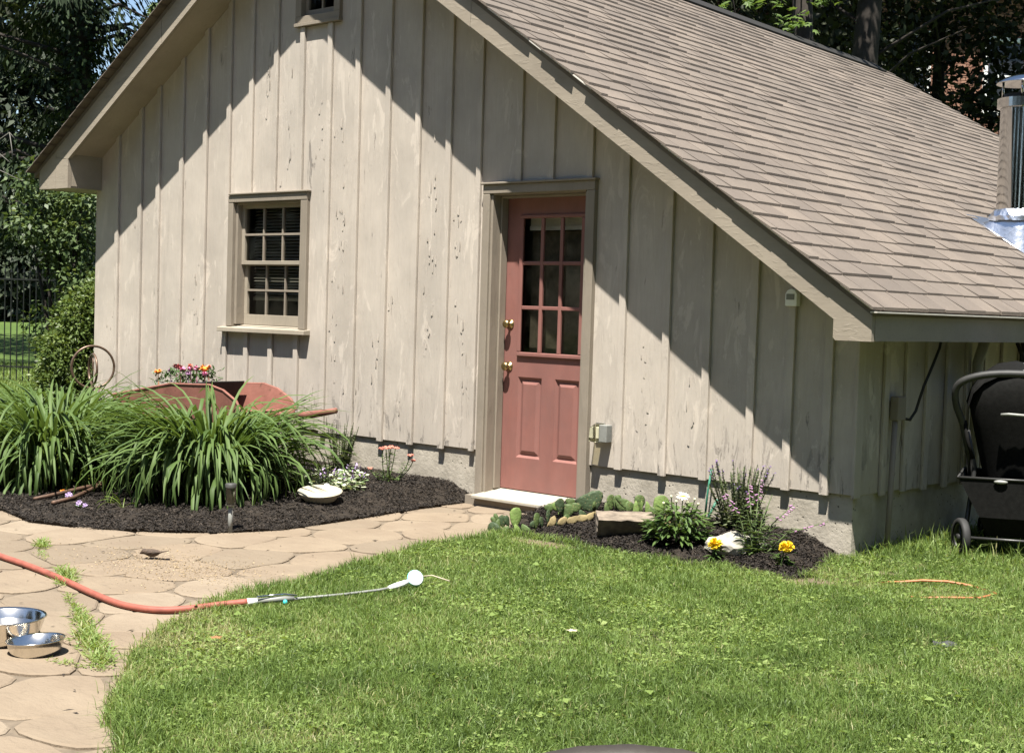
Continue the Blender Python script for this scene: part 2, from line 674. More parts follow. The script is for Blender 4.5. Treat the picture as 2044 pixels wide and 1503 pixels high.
GROUND = groundmat()
LILY = leafmat('daylily_leaf', [(0, (.055, .095, .026)), (.5, (.085, .138, .040)), (1, (.120, .175, .058))], .34, .55, 'obj', .2)
LILYY = leafmat('young_lily_leaf', [(0, (.12, .19, .03)), (1, (.20, .26, .05))], .35, .4, 'obj')
LILYS = leafmat('daylily_leaf_mass', [(0, (.045, .080, .020)), (.5, (.072, .120, .034)), (1, (.105, .158, .050))], .32, .55, 'rnd', .2)


def cactmat(name, c):
    t = NT(name)
    v = t.n.new('ShaderNodeTexVoronoi')
    v.inputs['Scale'].default_value = 62
    t.l.new(t.coord(), v.inputs['Vector'])
    col = t.ramp(t.noise(18, 4), [(.3, tuple(k * .65 for k in c)), (.7, tuple(k * 1.1 for k in c))])
    col = t.mix(t.ramp(v.outputs['Distance'], [(.12, .8), (.26, 0.0)]), col, (.16, .13, .06))
    return t.done(t.bsdf(col, .6, 0, t.bump(v.outputs['Distance'], .5, .004), .25))


CACT = cactmat('cactus_skin', (.070, .105, .034))
CACTD = cactmat('dark_cactus_skin', (.042, .066, .030))
CACTL = cactmat('bright_cactus_skin', (.125, .185, .050))
CACTY = simple('dried_cactus_skin', (.23, .18, .085), .8, 0, .4, 18, .8, 40)
SAGE = leafmat('salvia_leaf', [(0, (.075, .100, .050)), (1, (.160, .180, .100))], .2, .6)
DAISYL = leafmat('daisy_leaf', [(0, (.040, .080, .020)), (1, (.10, .155, .045))], .25, .4)
PENL = leafmat('penstemon_leaf', [(0, (.055, .095, .030)), (1, (.12, .17, .06))], .25, .45)
LAM = leafmat('lamium_leaf', [(0, (.09, .15, .055)), (.4, (.16, .22, .10)), (.6, (.38, .42, .28)), (1, (.52, .54, .42))], .2, .5)
STEMG = simple('green_stem', (.09, .125, .045), .6, 0, .25)
PURPLE = simple('purple_petal', (.115, .060, .20), .6, 0, .3)
PINK = simple('pink_petal', (.34, .17, .31), .6, 0, .25)
LILAC = simple('lilac_petal', (.33, .24, .42), .6, 0, .25)
CORAL = simple('coral_petal', (.62, .23, .17), .6, 0, .25)
YELLOW = simple('yellow_petal', (.72, .50, .02), .55, 0, .2, 60)
LEMON = simple('lemon_petal', (.62, .56, .13), .55, 0, .2, 60)
ORANGEP = simple('orange_petal', (.72, .25, .03), .55, 0, .3, 60)
REDP = simple('dark_red_petal', (.22, .035, .035), .55, 0, .3)
ROSEP = simple('rose_petal', (.62, .20, .34), .55, 0, .3)
WHITEPET = simple('white_petal', (.75, .74, .68), .5, 0, .08)
BROWNB = simple('seed_brown', (.16, .10, .055), .8, 0, .3)
SEED = leafmat('bird_seed', [(0, (.15, .105, .055)), (.6, (.25, .18, .095)), (1, (.36, .28, .17))], 0.0, .7)
CONIF = leafmat('conifer_needles', [(0, (.012, .019, .010)), (.6, (.025, .038, .019)), (1, (.048, .066, .032))], .12, .8, 'rnd', .1)
IVY = leafmat('ivy_leaf', [(0, (.012, .022, .008)), (.7, (.030, .050, .018)), (1, (.085, .12, .05))], .2, .5, 'rnd', .2)
BUSH = leafmat('bush_leaf', [(0, (.030, .050, .018)), (.6, (.080, .118, .044)), (1, (.19, .235, .11))], .3, .45, 'rnd', .25)
HEDGE = leafmat('hedge_leaf', [(0, (.040, .066, .016)), (.6, (.090, .132, .034)), (1, (.18, .22, .075))], .3, .45, 'rnd', .25)
FARF = leafmat('far_foliage', [(0, (.012, .018, .010)), (.7, (.026, .038, .018)), (1, (.045, .062, .028))], .15, .6)
SHADEL = leafmat('shade_tree_leaf', [(0, (.016, .020, .010)), (.7, (.034, .042, .020)), (1, (.075, .085, .042))], .2, .55, 'rnd', .2)
MAPLE = leafmat('maple_leaf', [(0, (.065, .115, .024)), (1, (.12, .18, .045))], .45, .45)

# ------------------------------------------------------------------ layout (metres; x along the gable wall, y into the house, z up, 0 = foot of the siding)
GZ = -0.37
BED_L = [(-2.98, .03), (-2.96, -.11), (-2.94, -.51), (-2.85, -1.05), (-2.80, -1.46), (-2.77, -1.85), (-2.86, -2.13), (-3.07, -2.42),
         (-3.42, -2.72), (-3.91, -2.86), (-4.53, -2.74), (-5.3, -2.62), (-6.3, -2.3), (-7.3, -1.75), (-8.2, -1.0), (-8.3, -.3), (-8.0, .03)]
BED_R = [(-1.86, -.86), (-1.54, -.86), (-1.31, -.88), (-1.16, -.97), (-1.0, -.94), (-.84, -.95), (-.65, -.90), (-.47, -.93), (-.30, -.80), (-.15, -.85),
         (.05, -.85), (.14, -.72), (.06, -.37), (-.05, -.06), (-.12, .03), (-1.95, .03), (-2.0, -.08), (-2.02, -.3), (-1.97, -.6)]
LAWN = [(2.6, -8.8), (1.2, -6.6), (.62, -5.5), (.3, -4.9), (-.08, -4.73), (-.31, -4.53), (-.56, -4.33), (-.75, -4.19), (-.89, -4.03), (-1.05, -3.82), (-1.13, -3.69),
        (-1.28, -3.42), (-1.36, -3.19), (-1.37, -3.0), (-1.47, -2.59), (-1.56, -2.35), (-1.70, -1.99), (-1.80, -1.58), (-1.78, -1.22), (-1.87, -.93),
        (-1.80, -.84), (-1.54, -.84), (-1.31, -.86), (-1.16, -.95), (-1.0, -.92), (-.84, -.93), (-.65, -.88), (-.47, -.91), (-.30, -.78), (-.15, -.83), (.05, -.83), (.12, -.72),
        (.045, -.37), (-.06, -.06), (-.04, .03), (.0, .06), (.0, 8.8), (9.0, 8.8), (9.5, -8.8)]


def hL(x, y):
    e = sstep(edge_dist(BED_L[1:16], x, y, False) / .3)
    return GZ + .012 + e * (.012 + .10 * sstep((y + 2.6) / 2.6))


def hR(x, y):
    e = sstep(edge_dist(BED_R[:14], x, y, False) / .3)
    return GZ + .012 + e * (.012 + .10 * sstep((y + 1.0) / 1.0))


def zl(x, y):
    return float(hL(np.array([x]), np.array([y]))[0])


def zr_(x, y):
    return float(hR(np.array([x]), np.array([y]))[0])


def filled(name, poly, step, hfun, mat, jit=.3, namp=.006, rim=.05):
    """triangulated patch with an even inner point set and its rim turned down"""
    P = []
    n = len(poly)
    for i in range(n):
        a, b = Vector(poly[i]), Vector(poly[(i + 1) % n])
        k = max(1, int((b - a).length / step))
        for j in range(k):
            P.append(a.lerp(b, j / k))
    nb = len(P)
    px = np.array([p[0] for p in P])
    py = np.array([p[1] for p in P])
    gx, gy = np.meshgrid(np.arange(px.min(), px.max(), step), np.arange(py.min(), py.max(), step))
    gx = gx.ravel() + RNG.uniform(-jit, jit, gx.size) * step
    gy = gy.ravel() + RNG.uniform(-jit, jit, gy.size) * step
    poly2 = list(zip(px, py))
    ok = inside(poly2, gx, gy)
    gx, gy = gx[ok], gy[ok]
    ok = edge_dist(poly, gx, gy) > step * .5
    gx, gy = gx[ok], gy[ok]
    V2 = P + [Vector((a, b)) for a, b in zip(gx, gy)]
    vs, es, fs, *_ = delaunay_2d_cdt(V2, [(i, (i + 1) % nb) for i in range(nb)], [], 1, 1e-5)
    X = np.array([v[0] for v in vs])
    Y = np.array([v[1] for v in vs])
    Z = hfun(X, Y) + (vnoise(X, Y, .16, 3) - .5) * namp * 2 + RNG.uniform(-1, 1, len(X)) * namp
    mb = MB()
    mb.add(list(zip(X, Y, Z)), fs)
    m = len(mb.v)
    rimv = [(X[i], Y[i], Z[i] - rim) for i in range(nb)]
    mb.v.extend(rimv)
    for i in range(nb):
        j = (i + 1) % nb
        mb.f.append((i, m + i, m + j, j))
        mb.mi.append(0)
    return mb.build(name, mat, None, True)


# ------------------------------------------------------------------ ground
def ground_z(x, y):
    d = (x - CAM.x) * FWD.x + (y - CAM.y) * FWD.y
    return GZ - .05 + .022 * np.maximum(0, d - 14)


xs = np.concatenate([np.arange(-120, -30, 6.0), np.arange(-30, 14, 1.0), np.arange(14, 130, 8.0)])
ys = np.concatenate([np.arange(-60, -12, 6.0), np.arange(-12, 32, 1.0), np.arange(32, 150, 8.0)])
gx, gy = np.meshgrid(xs, ys)
gz = ground_z(gx, gy)
nx, ny = len(xs), len(ys)
mb = MB()
mb.v = list(zip(gx.ravel(), gy.ravel(), gz.ravel()))
for j in range(ny - 1):
    for i in range(nx - 1):
        a = j * nx + i
        mb.f.append((a, a + 1, a + nx + 1, a + nx))
        mb.mi.append(0)
o = mb.build('ground', GROUND, None, True)
o['kind'] = 'structure'

lawn = filled('lawn', LAWN, .14, lambda x, y: np.full(len(x), GZ + .006), SOIL, .3, .004, .04)
lawn['kind'] = 'structure'
mulch_l = filled('mulch_bed', BED_L, .045, hL, MULCH, .4, .009, .03)
mulch_l['kind'] = 'structure'
mulch_r = filled('mulch_bed', BED_R, .035, hR, MULCH, .4, .009, .03)
mulch_r['kind'] = 'structure'

# path: joint bed and irregular flagstones
mb = MB()
mb.add([(-9, -9, GZ - .0095), (3.5, -9, GZ - .0095), (3.5, .05, GZ - .0095), (-9, .05, GZ - .0095)], [(0, 1, 2, 3)])
path = mb.build('path', JOINT)
path['kind'] = 'structure'


def clip(poly, a, b, c):
    out = []
    n = len(poly)
    for i in range(n):
        p, q = poly[i], poly[(i + 1) % n]
        dp, dq = a * p[0] + b * p[1] - c, a * q[0] + b * q[1] - c
        if dp <= 0:
            out.append(p)
        if (dp < 0) != (dq < 0) and dp != dq:
            t = dp / (dp - dq)
            out.append((p[0] + t * (q[0] - p[0]), p[1] + t * (q[1] - p[1])))
    return out


def flagstones():
    r = random.Random(4)
    vd = Vector((FWD.x, FWD.y)).normalized()
    rd = Vector((vd.y, -vd.x))
    seeds = []
    for i in range(-26, 27):
        for j in range(-26, 27):
            u = (i + (j % 2) * .5 + r.uniform(-.34, .34)) * .47
            v = (j + r.uniform(-.34, .34)) * .40
            p = Vector((-2.0, -3.4)) + rd * u + vd * v
            if -7.5 < p.x < 2.5 and -7.5 < p.y < .4:
                seeds.append(p)
    sx = np.array([p.x for p in seeds])
    sy = np.array([p.y for p in seeds])
    keep = ~(inside(LAWN, sx, sy) & (edge_dist(LAWN, sx, sy) > .55))
    keep &= ~(inside(BED_L, sx, sy) & (edge_dist(BED_L, sx, sy) > .5))
    keep &= sy < .1
    n = 0
    for k in np.nonzero(keep)[0]:
        p = seeds[k]
        if (p - Vector((-1.7, -3.2))).length > 5.2:
            continue
        poly = [(p.x - 1.2, p.y - 1.2), (p.x + 1.2, p.y - 1.2), (p.x + 1.2, p.y + 1.2), (p.x - 1.2, p.y + 1.2)]
        for q in seeds:
            d = q - p
            L = d.length
            if 0 < L < 2.0:
                a, b = d.x / L, d.y / L
                poly = clip(poly, a, b, a * p.x + b * p.y + L / 2 - .005)
        if len(poly) < 3:
            continue
        pts = []
        for i in range(len(poly)):
            a, b = Vector(poly[i]), Vector(poly[(i + 1) % len(poly)])
            L = (b - a).length
            if L < .03:
                continue
            m = max(2, int(L / .075))
            for q in range(m):
                t = (q + .0) / m
                pt = a.lerp(b, t)
                pts.append(pt + Vector((mnoise.noise(Vector((pt.x * 6, pt.y * 6, 1.3))), mnoise.noise(Vector((pt.x * 6, pt.y * 6, 7.3))))) * .03)
        # round the corners
        for _ in range(1):
            pts = [(pts[i - 1] + pts[i] * 2 + pts[(i + 1) % len(pts)]) / 4 for i in range(len(pts))]
        c = sum(pts, Vector((0, 0))) / len(pts)
        m = len(pts)
        tx, ty = r.uniform(-.008, .008), r.uniform(-.008, .008)
        h = r.uniform(-.003, .003)
        f = lambda q, z: (q.x, q.y, GZ + z + h + (q.x - c.x) * tx + (q.y - c.y) * ty)
        vs = [f(q, -.03) for q in pts] + [f(q, -.005) for q in pts]
        inn = [c + (q - c) * (1 - .010 / max(.05, (q - c).length)) for q in pts]
        vs += [f(q, 0.0) for q in inn]
        fs = []
        for i in range(m):
            j = (i + 1) % m
            fs.append((i, j, m + j, m + i))
            fs.append((m + i, m + j, 2 * m + j, 2 * m + i))
        fs.append(tuple(range(2 * m, 3 * m)))
        MB().add(vs, fs).build('flagstone', FLAG, path)
        n += 1
    return n


NSTONE = flagstones()

# dirt showing beside the beds
for cx0, cy0, rx0, ry0 in ((-1.38, -.98, .30, .09), (.2, -.82, .19, .15), (.37, -.26, .13, .09)):
    mb = MB()
    pts = []
    for k in range(24):
        w = 2 * math.pi * k / 24
        q = 1 + .35 * mnoise.noise(Vector((math.cos(w) * 1.5, math.sin(w) * 1.5, cx0)))
        pts.append((cx0 + rx0 * q * math.cos(w), cy0 + ry0 * q * math.sin(w), GZ + .009))
    mb.add(pts + [(cx0, cy0, GZ + .014)], [(k, (k + 1) % 24, 24) for k in range(24)])
    o = mb.build('dirt_patch', DIRT, None, True)
    o['kind'] = 'structure'
DIRTS = [(-1.38, -.98, .26, .07), (.2, -.80, .16, .12), (.37, -.26, .10, .07)]

# ------------------------------------------------------------------ house
X0, X1, Y1 = -7.885, 0.0, 8.7                # wall corners, rear wall
RX, EX, EZ = -4.72, .27, 1.065               # ridge x, right eave tip x and z (roof surface)
LX, LZ = -8.38, 2.12                         # left eave tip


def ridge_z(y):
    t = y + .35
    return 4.38 - .042 * t + .0009 * t * t


def roof_r(x, y):
    return EZ + (ridge_z(y) - EZ) * (EX - x) / (EX - RX)


def roof_l(x, y):
    return LZ + (ridge_z(y) - LZ) * (x - LX) / (RX - LX)


def soffit(x):
    """underside of the overhang on the gable"""
    return (roof_r(x, -.35) if x > RX else roof_l(x, -.35)) - .215


house = thing('garden_house', 'beige board and batten cottage with brown shingled roof and red door', 'house', (-3.94, 4.0, GZ))

mb = MB()
mb.prism([(X0 + .03, GZ - .15), (-2.86, GZ - .15), (-2.86, 0.008), (X0 + .03, 0.008)], .02, .25)
mb.prism([(-1.975, GZ - .15), (X1 - .005, GZ - .15), (X1 - .005, 0.008), (-1.975, 0.008)], .02, .25)
mb.box(-2.86, -1.975, .02, .25, GZ - .15, -.325)
mb.box(X1 - .25, X1 - .022, .25, Y1, GZ - .15, .008)
mb.box(X0 + .03, X0 + .25, .25, Y1, GZ - .15, .008)
mb.box(X0 + .25, X1 - .25, Y1 - .22, Y1 - .03, GZ - .15, .008)
mb.build('foundation', CONC, house)

# openings: x0, x1, z0, z1
WIN = (-5.76, -4.90, .79, 1.80)
DR = (-2.85, -1.985, -.40, 1.79)
GW = (-4.95, -4.55, 3.20, 3.72)
# inner wall behind the boards
mb = MB()
cuts = sorted([X0 + .02, X1 - .02, RX] + [v for o_ in (WIN, DR, GW) for v in o_[:2]])
for a, b in zip(cuts, cuts[1:]):
    holes = sorted([(o_[2], o_[3]) for o_ in (WIN, DR, GW) if o_[0] <= a + 1e-4 and b <= o_[1] + 1e-4])
    z = .01
    for h0, h1 in holes:
        if h0 > z:
            mb.prism([(a, z), (b, z), (b, h0), (a, h0)], .022, .12)
        z = h1
    mb.prism([(a, z), (b, z), (b, soffit(b) - .005), (a, soffit(a) - .005)], .022, .12)
mb.box(X1 - .12, X1 - .022, .12, Y1, .01, .98)
mb.box(X0 + .02, X0 + .12, .12, Y1, .01, 2.05)
mb.build('wall', DARKIN, house)
# rear gable wall
mb = MB()
mb.prism([(X0, 0), (X1, 0), (X1, .95), (RX, ridge_z(Y1) - .2), (X0, 2.1)], Y1 - .1, Y1)
mb.build('rear_wall', SIDING, house)
# inside: a floor and a dark partition so that the rooms read as rooms
mb = MB()
mb.box(X0 + .25, X1 - .25, .25, Y1 - .22, -.30, -.27)
mb.box(X0 + .2, -2.0, 2.6, 2.65, -.26, 2.0)
mb.build('room_partition', DARKIN, house)


def board_piece(a, b, zb, y0, y1, mat):
    """one board cut round the openings: each connected remnant is an object"""
    cs = [a, b] + [v for o_ in (WIN2, DR2, GW2) for v in o_[:2] if a < v < b]
    if a < RX < b:
        cs.append(RX)
    cs = sorted(cs)
    rects = []
    for p, q in zip(cs, cs[1:]):
        m = (p + q) / 2
        holes = sorted([(o_[2], o_[3]) for o_ in (WIN2, DR2, GW2) if o_[0] < m < o_[1]])
        z = zb
        for h0, h1 in holes:
            if h0 > z + .01:
                rects.append((p, q, z, z, h0, h0))
            z = h1
        if soffit(m) > z:
            rects.append((p, q, z, z, soffit(p) + .004, soffit(q) + .004))
    grp = list(range(len(rects)))
    for i in range(len(rects)):
        for j in range(i):
            A, B_ = rects[i], rects[j]
            if abs(A[0] - B_[1]) < 1e-6 and min(A[4], B_[5]) > max(A[2], B_[3]) + .005:
                old, new = grp[i], grp[j]
                grp = [new if g == old else g for g in grp]
    for g in sorted(set(grp)):
        mine = [rects[i] for i in range(len(rects)) if grp[i] == g]
        xs_ = sorted({v for r_ in mine for v in r_[:2]})
        bm = bmesh.new()
        for r_ in mine:
            for r2 in [r_]:
                zs = sorted({r2[2], r2[4]} | {v for o_ in mine for v in (o_[2], o_[3], o_[4], o_[5]) if r2[2] + 1e-5 < v < min(r2[4], r2[5]) - 1e-5})
                zl0 = zs[:-1]
                for k in range(len(zs) - 1):
                    za, zc = zs[k], zs[k + 1]
                    last = k == len(zs) - 2
                    pts = [(r2[0], za), (r2[1], za), (r2[1], r2[5] if last else zc), (r2[0], r2[4] if last else zc)]
                    f = [bm.verts.new((x, y0, z)) for x, z in pts]
                    bm.faces.new(f)
        bmesh.ops.remove_doubles(bm, verts=bm.verts, dist=1e-4)
        res = bmesh.ops.extrude_face_region(bm, geom=bm.faces[:])
        for v in [e for e in res['geom'] if isinstance(e, bmesh.types.BMVert)]:
            v.co.y = y1
        bmesh.ops.recalc_face_normals(bm, faces=bm.faces[:])
        me = bpy.data.meshes.new('board')
        bm.to_mesh(me)
        bm.free()
        me.materials.append(mat)
        o = bpy.data.objects.new('board', me)
        COL.objects.link(o)
        WLOC[o] = Vector((0, 0, 0))
        o.parent = house
        o.location = -WLOC[house]


WIN2 = (-5.82, -4.825, .76, 1.855)
DR2 = (-2.905, -1.925, -.45, 1.84)
GW2 = (-5.0, -4.5, 3.15, 3.77)
BAT = [-7.49, -7.125, -6.85, -6.505, -6.165, -5.845, -5.55, -5.23, -4.905, -4.575, -4.245, -3.90, -3.575, -3.26, -2.94, -2.585, -2.29, -1.955, -1.65, -1.30, -.995, -.66, -.40, -.145]
BW = .052
rb = random.Random(3)
edges = [X0] + [b - BW / 2 for b in BAT] + [X1]
for i in range(len(edges) - 1):
    a, b = edges[i] + .002, edges[i + 1] - .002
    if i == 0:
        a = X0
    if i == len(edges) - 2:
        b = X1
    yy = rb.uniform(0, .003)
    board_piece(a, b, rb.uniform(-.006, .006), yy, .02, SIDING)
for x in BAT:
    mb = MB()
    y0 = -.021 - rb.uniform(0, .003)
    a, b = x - BW, x
    if DR2[0] - .001 < (a + b) / 2 < DR2[1] or WIN2[0] < a + .02 < WIN2[1] or (GW2[0] < a + .02 < GW2[1]):
        pass
    lean = rb.uniform(-.006, .006)
    m = (a + b) / 2
    if -2.96 < x < -2.91:
        mb.prism([(a - .012, -.01), (b - .022, -.01), (b - .022, soffit(m)), (a - .012, soffit(m))], y0, -.0005)
    else:
        cs = sorted([(o_[2], o_[3]) for o_ in (WIN2, DR2, GW2) if o_[0] - .01 < m < o_[1] + .01])
        z = rb.uniform(-.022, -.004)
        for h0, h1 in cs:
            if h0 > z + .03:
                MB().prism([(a, z), (b, z), (b, h0), (a, h0)], y0, -.0005).build('batten', SIDING, house, bevel=.003)
            z = h1
        if soffit(m) > z:
            mb.prism([(a + lean, z), (b + lean, z), (b, soffit(b) + .003), (a, soffit(a) + .003)], y0, -.0005)
    if mb.v:
        mb.build('batten', SIDING, house, bevel=.003)
# right side wall boards and battens
SB = [.02, .34, .60, .865, 1.14, 1.41, 1.67, 1.94, 2.22, 2.5, 2.78, 3.06, 3.34, 3.62, 3.9, 4.18, 4.46, 4.74, 5.02, 5.3]
for i in range(len(SB) - 1):
    MB().box(-.02, rb.uniform(-.002, .001), SB[i] + (.0005 if i else .002), SB[i + 1] - .003, rb.uniform(-.01, .004), .93).build('board', SIDING, house)
MB().box(-.02, 0, SB[-1], Y1, 0, .93).build('board', SIDING, house)
for y in SB[1:]:
    MB().box(.0015, .022, y - .045, y + .012, rb.uniform(-.03, -.01), .92).build('batten', SIDING, house, bevel=.003)
MB().box(.0015, .022, -.022, .055, -.012, .93).build('corner_board', SIDING, house, bevel=.003)
MB().box(X0 - .002, X0 + .02, .021, Y1, 0, 2.0).build('side_wall', SIDING, house)

# flakes and curls of paint that stand off the boards
mb = MB()
rp = random.Random(21)
spots = [(-4.5, 1.0, .10, .9), (-4.42, 1.6, .05, .5), (-3.44, 1.75, .06, .35), (-3.42, 1.35, .05, .2), (-5.38, 2.7, .05, .5), (-5.1, 2.2, .05, .3), (-4.0, .55, .06, .2), (-3.87, 1.0, .03, .1),
         (-4.6, .5, .06, .4), (-3.45, .9, .05, .25), (-6.9, 1.2, .03, .25), (-5.9, .5, .04, .2), (-3.2, 1.5, .05, .4), (-4.7, 2.4, .06, .3), (-1.1, .4, .08, .3), (-1.5, .5, .06, .3), (-7.6, .7, .06, .2),
         (-4.3, .25, .08, .15), (-3.7, .2, .08, .12), (-4.75, .2, .06, .15), (-3.1, .6, .05, .3), (-7.2, 1.6, .05, .3), (-6.3, 1.0, .05, .3)]
for cx_, cz_, sx_, sz_ in spots:
    for _ in range(int(4 + 15 * sz_)):
        x, z = rp.gauss(cx_, sx_ * .6), rp.gauss(cz_, sz_ * .6)
        if z > soffit(x) - .1 or z < .03 or min(abs(x - b + BW / 2) for b in BAT) < .045:
            continue
        if WIN2[0] - .1 < x < WIN2[1] + .1 and WIN2[2] - .05 < z < WIN2[3] + .05:
            continue
        if DR2[0] - .05 < x < DR2[1] + .05 and z < DR2[3]:
            continue
        w, h = rp.uniform(.002, .009), rp.uniform(.006, .05) * rp.choice((.5, 1, 1))
        k = rp.uniform(.001, .005)
        s1 = rp.choice((-1, 1))
        vs = [(x - w * s1, -.0012, z - h), (x - w * s1, -.0012, z + h), (x, -.002 - k * .3, z - h * .9), (x, -.002 - k * .35, z + h), (x + w * s1, -.002 - k, z - h * .6), (x + w * s1 * .8, -.002 - k, z + h * .7)]
        mb.add(vs, [(0, 1, 3, 2), (2, 3, 5, 4)])
mb.build('peeling_paint', SIDING, house, kind='stuff')

# window: casing with sill, two sashes of six panes, blind behind
win = MB().box(-5.832, -5.765, -.030, .06, .783, 1.80).box(-4.895, -4.815, -.030, .06, .783, 1.80).box(-5.832, -4.815, -.032, .06, 1.802, 1.862) \
    .box(-5.815, -4.80, -.045, -.0, 1.8625, 1.878).box(-5.765, -5.735, .0, .12, .80, 1.80).box(-4.925, -4.895, .0, .12, .80, 1.80).box(-5.765, -4.895, .0, .12, 1.785, 1.8015).build('window', TRIM, house, bevel=.004)
MB().hexa([(-5.905, -.068, .737), (-4.778, -.066, .741), (-4.778, .0, .741), (-5.905, .0, .737), (-5.905, -.066, .772), (-4.778, -.064, .776), (-4.778, .0, .782), (-5.905, .0, .782)]) \
    .hexa([(-5.762, -.0, .755), (-4.898, -.0, .755), (-4.898, .12, .755), (-5.762, .12, .755), (-5.762, -.0, .782), (-4.898, -.0, .782), (-4.898, .12, .803), (-5.762, .12, .803)]).build('sill', SASH, win, bevel=.003)


def sash(x0, x1, z0, z1, y, bot, nx_, nz_, parent, matf, matm, glass, fr=.038, top=.03):
    MB().box(x0, x0 + fr, y, y + .03, z0 + bot, z1 - top).box(x1 - fr, x1, y, y + .03, z0 + bot, z1 - top).box(x0, x1, y, y + .03, z0, z0 + bot).box(x0, x1, y, y + .03, z1 - top, z1).build('sash', matf, parent, bevel=.002)
    gx0, gx1, gz0, gz1 = x0 + fr, x1 - fr, z0 + bot, z1 - top
    m = .0085
    for i in range(1, nx_):
        x = gx0 + (gx1 - gx0) * i / nx_
        MB().box(x - m, x + m, y + .003, y + .027, gz0, gz1).build('muntin', matm, parent)
    for i in range(1, nz_):
        z = gz0 + (gz1 - gz0) * i / nz_
        MB().box(gx0, gx1, y + .001, y + .0255, z - m, z + m).build('muntin', matm, parent)
    for i in range(nx_):
        for j in range(nz_):
            a = gx0 + (gx1 - gx0) * i / nx_ + m * .5
            b = gx0 + (gx1 - gx0) * (i + 1) / nx_ - m * .5
            c = gz0 + (gz1 - gz0) * j / nz_ + m * .5
            d = gz0 + (gz1 - gz0) * (j + 1) / nz_ - m * .5
            tl = rb.uniform(-.002, .002)
            MB().add([(a, y + .016, c), (b, y + .016 + tl, c), (b, y + .016 + tl, d), (a, y + .016, d)], [(0, 1, 2, 3)]).build('pane', glass, parent)


sash(-5.735, -4.925, 1.295, 1.785, .045, .032, 3, 2, win, SASH, TRIM, GLASS)
sash(-5.735, -4.925, .800, 1.318, .082, .085, 3, 2, win, SASH, TRIM, GLASS)
mb = MB()
z = 1.77
while z > 1.03:
    mb.hexa([(-5.72, .165, z - .012), (-4.94, .165, z - .012), (-4.94, .195, z + .006), (-5.72, .195, z + .006), (-5.72, .165, z - .0105), (-4.94, .165, z - .0105), (-4.94, .195, z + .0075), (-5.72, .195, z + .0075)])
    z -= .026
mb.box(-5.72, -4.94, .16, .20, z - .012, z + .012)
mb.build('blind', BLIND, win, kind='stuff')

# door
door = MB().box(-2.825, -2.694, .13, .17, -.255, 1.775).box(-2.110, -1.99, .13, .17, -.255, 1.775).box(-2.694, -2.110, .13, .17, 1.64, 1.775).box(-2.694, -2.110, .13, .17, .53, .69) \
    .box(-2.694, -2.110, .13, .17, -.255, -.03).box(-2.465, -2.345, .13, .17, -.03, .53).box(-2.694, -2.683, .13, .17, -.03, .53).box(-2.133, -2.110, .13, .17, -.03, .53).build('door', DOOR, house)
for a, b in ((-2.683, -2.465), (-2.345, -2.133)):
    # raised panel: bevel falling into a groove, then the field
    mb = MB()
    z0, z1 = -.03, .53
    ring = lambda i, y: [(a + i, y, z0 + i), (b - i, y, z0 + i), (b - i, y, z1 - i), (a + i, y, z1 - i)]
    vs = ring(0, .1305) + ring(.016, .146) + ring(.024, .146) + ring(.050, .133)
    fs = []
    for k in range(3):
        for i in range(4):
            j = (i + 1) % 4
            fs.append((k * 4 + i, k * 4 + j, k * 4 + 4 + j, k * 4 + 4 + i))
    fs.append((12, 13, 14, 15))
    mb.add(vs, fs).build('panel', DOOR, door)
mb = MB()
for a, b, c, d in ((-2.694, -2.110, .672, .702), (-2.694, -2.110, 1.622, 1.648), (-2.694, -2.662, .702, 1.622), (-2.142, -2.110, .702, 1.622)):
    mb.box(a, b, .113, .13, c, d)
mb.build('light_frame', DOOR, door, bevel=.006)
for i in (1, 2):
    x = -2.662 + .52 * i / 3
    MB().box(x - .014, x + .014, .116, .135, .702, 1.622).build('muntin', DOOR, door, bevel=.004)
    z = .702 + .92 * i / 3
    MB().box(-2.662, -2.142, .1175, .134, z - .013, z + .013).build('muntin', DOOR, door, bevel=.004)
for i in range(3):
    for j in range(3):
        a, c = -2.662 + .52 * i / 3, .702 + .92 * j / 3
        MB().add([(a, .138, c), (a + .5199 / 3, .138, c), (a + .5199 / 3, .138, c + .9199 / 3), (a, .138, c + .9199 / 3)], [(0, 1, 2, 3)]).build('pane', DOORGLASS, door)
MB().box(-2.68, -2.12, .235, .24, .66, 1.54).build('pane_lightener', simple('pane_lightener_taupe', (.16, .145, .115), .9, 0, .45, 14, .3, 40), door)  # panel added behind the glass so the door panes look less black
MB().box(-2.67, -2.13, .19, .215, 1.545, 1.575).box(-2.67, -2.13, .20, .208, 1.575, 1.63).build('shade', WHITEP, door)
RY = Matrix.Rotation(rad(90), 3, 'X')
for zz, r_ in ((.598, .031), (.892, .029)):
    MB().lathe([(0, 0), (.032, 0), (.032, .006), (.012, .010), (.011, .026), (r_ * .8, .034), (r_, .046), (r_ * .85, .058), (r_ * .4, .064), (0, .064)], (-2.768, .13, zz), 18, RY).build('knob', BRASS, door, True)

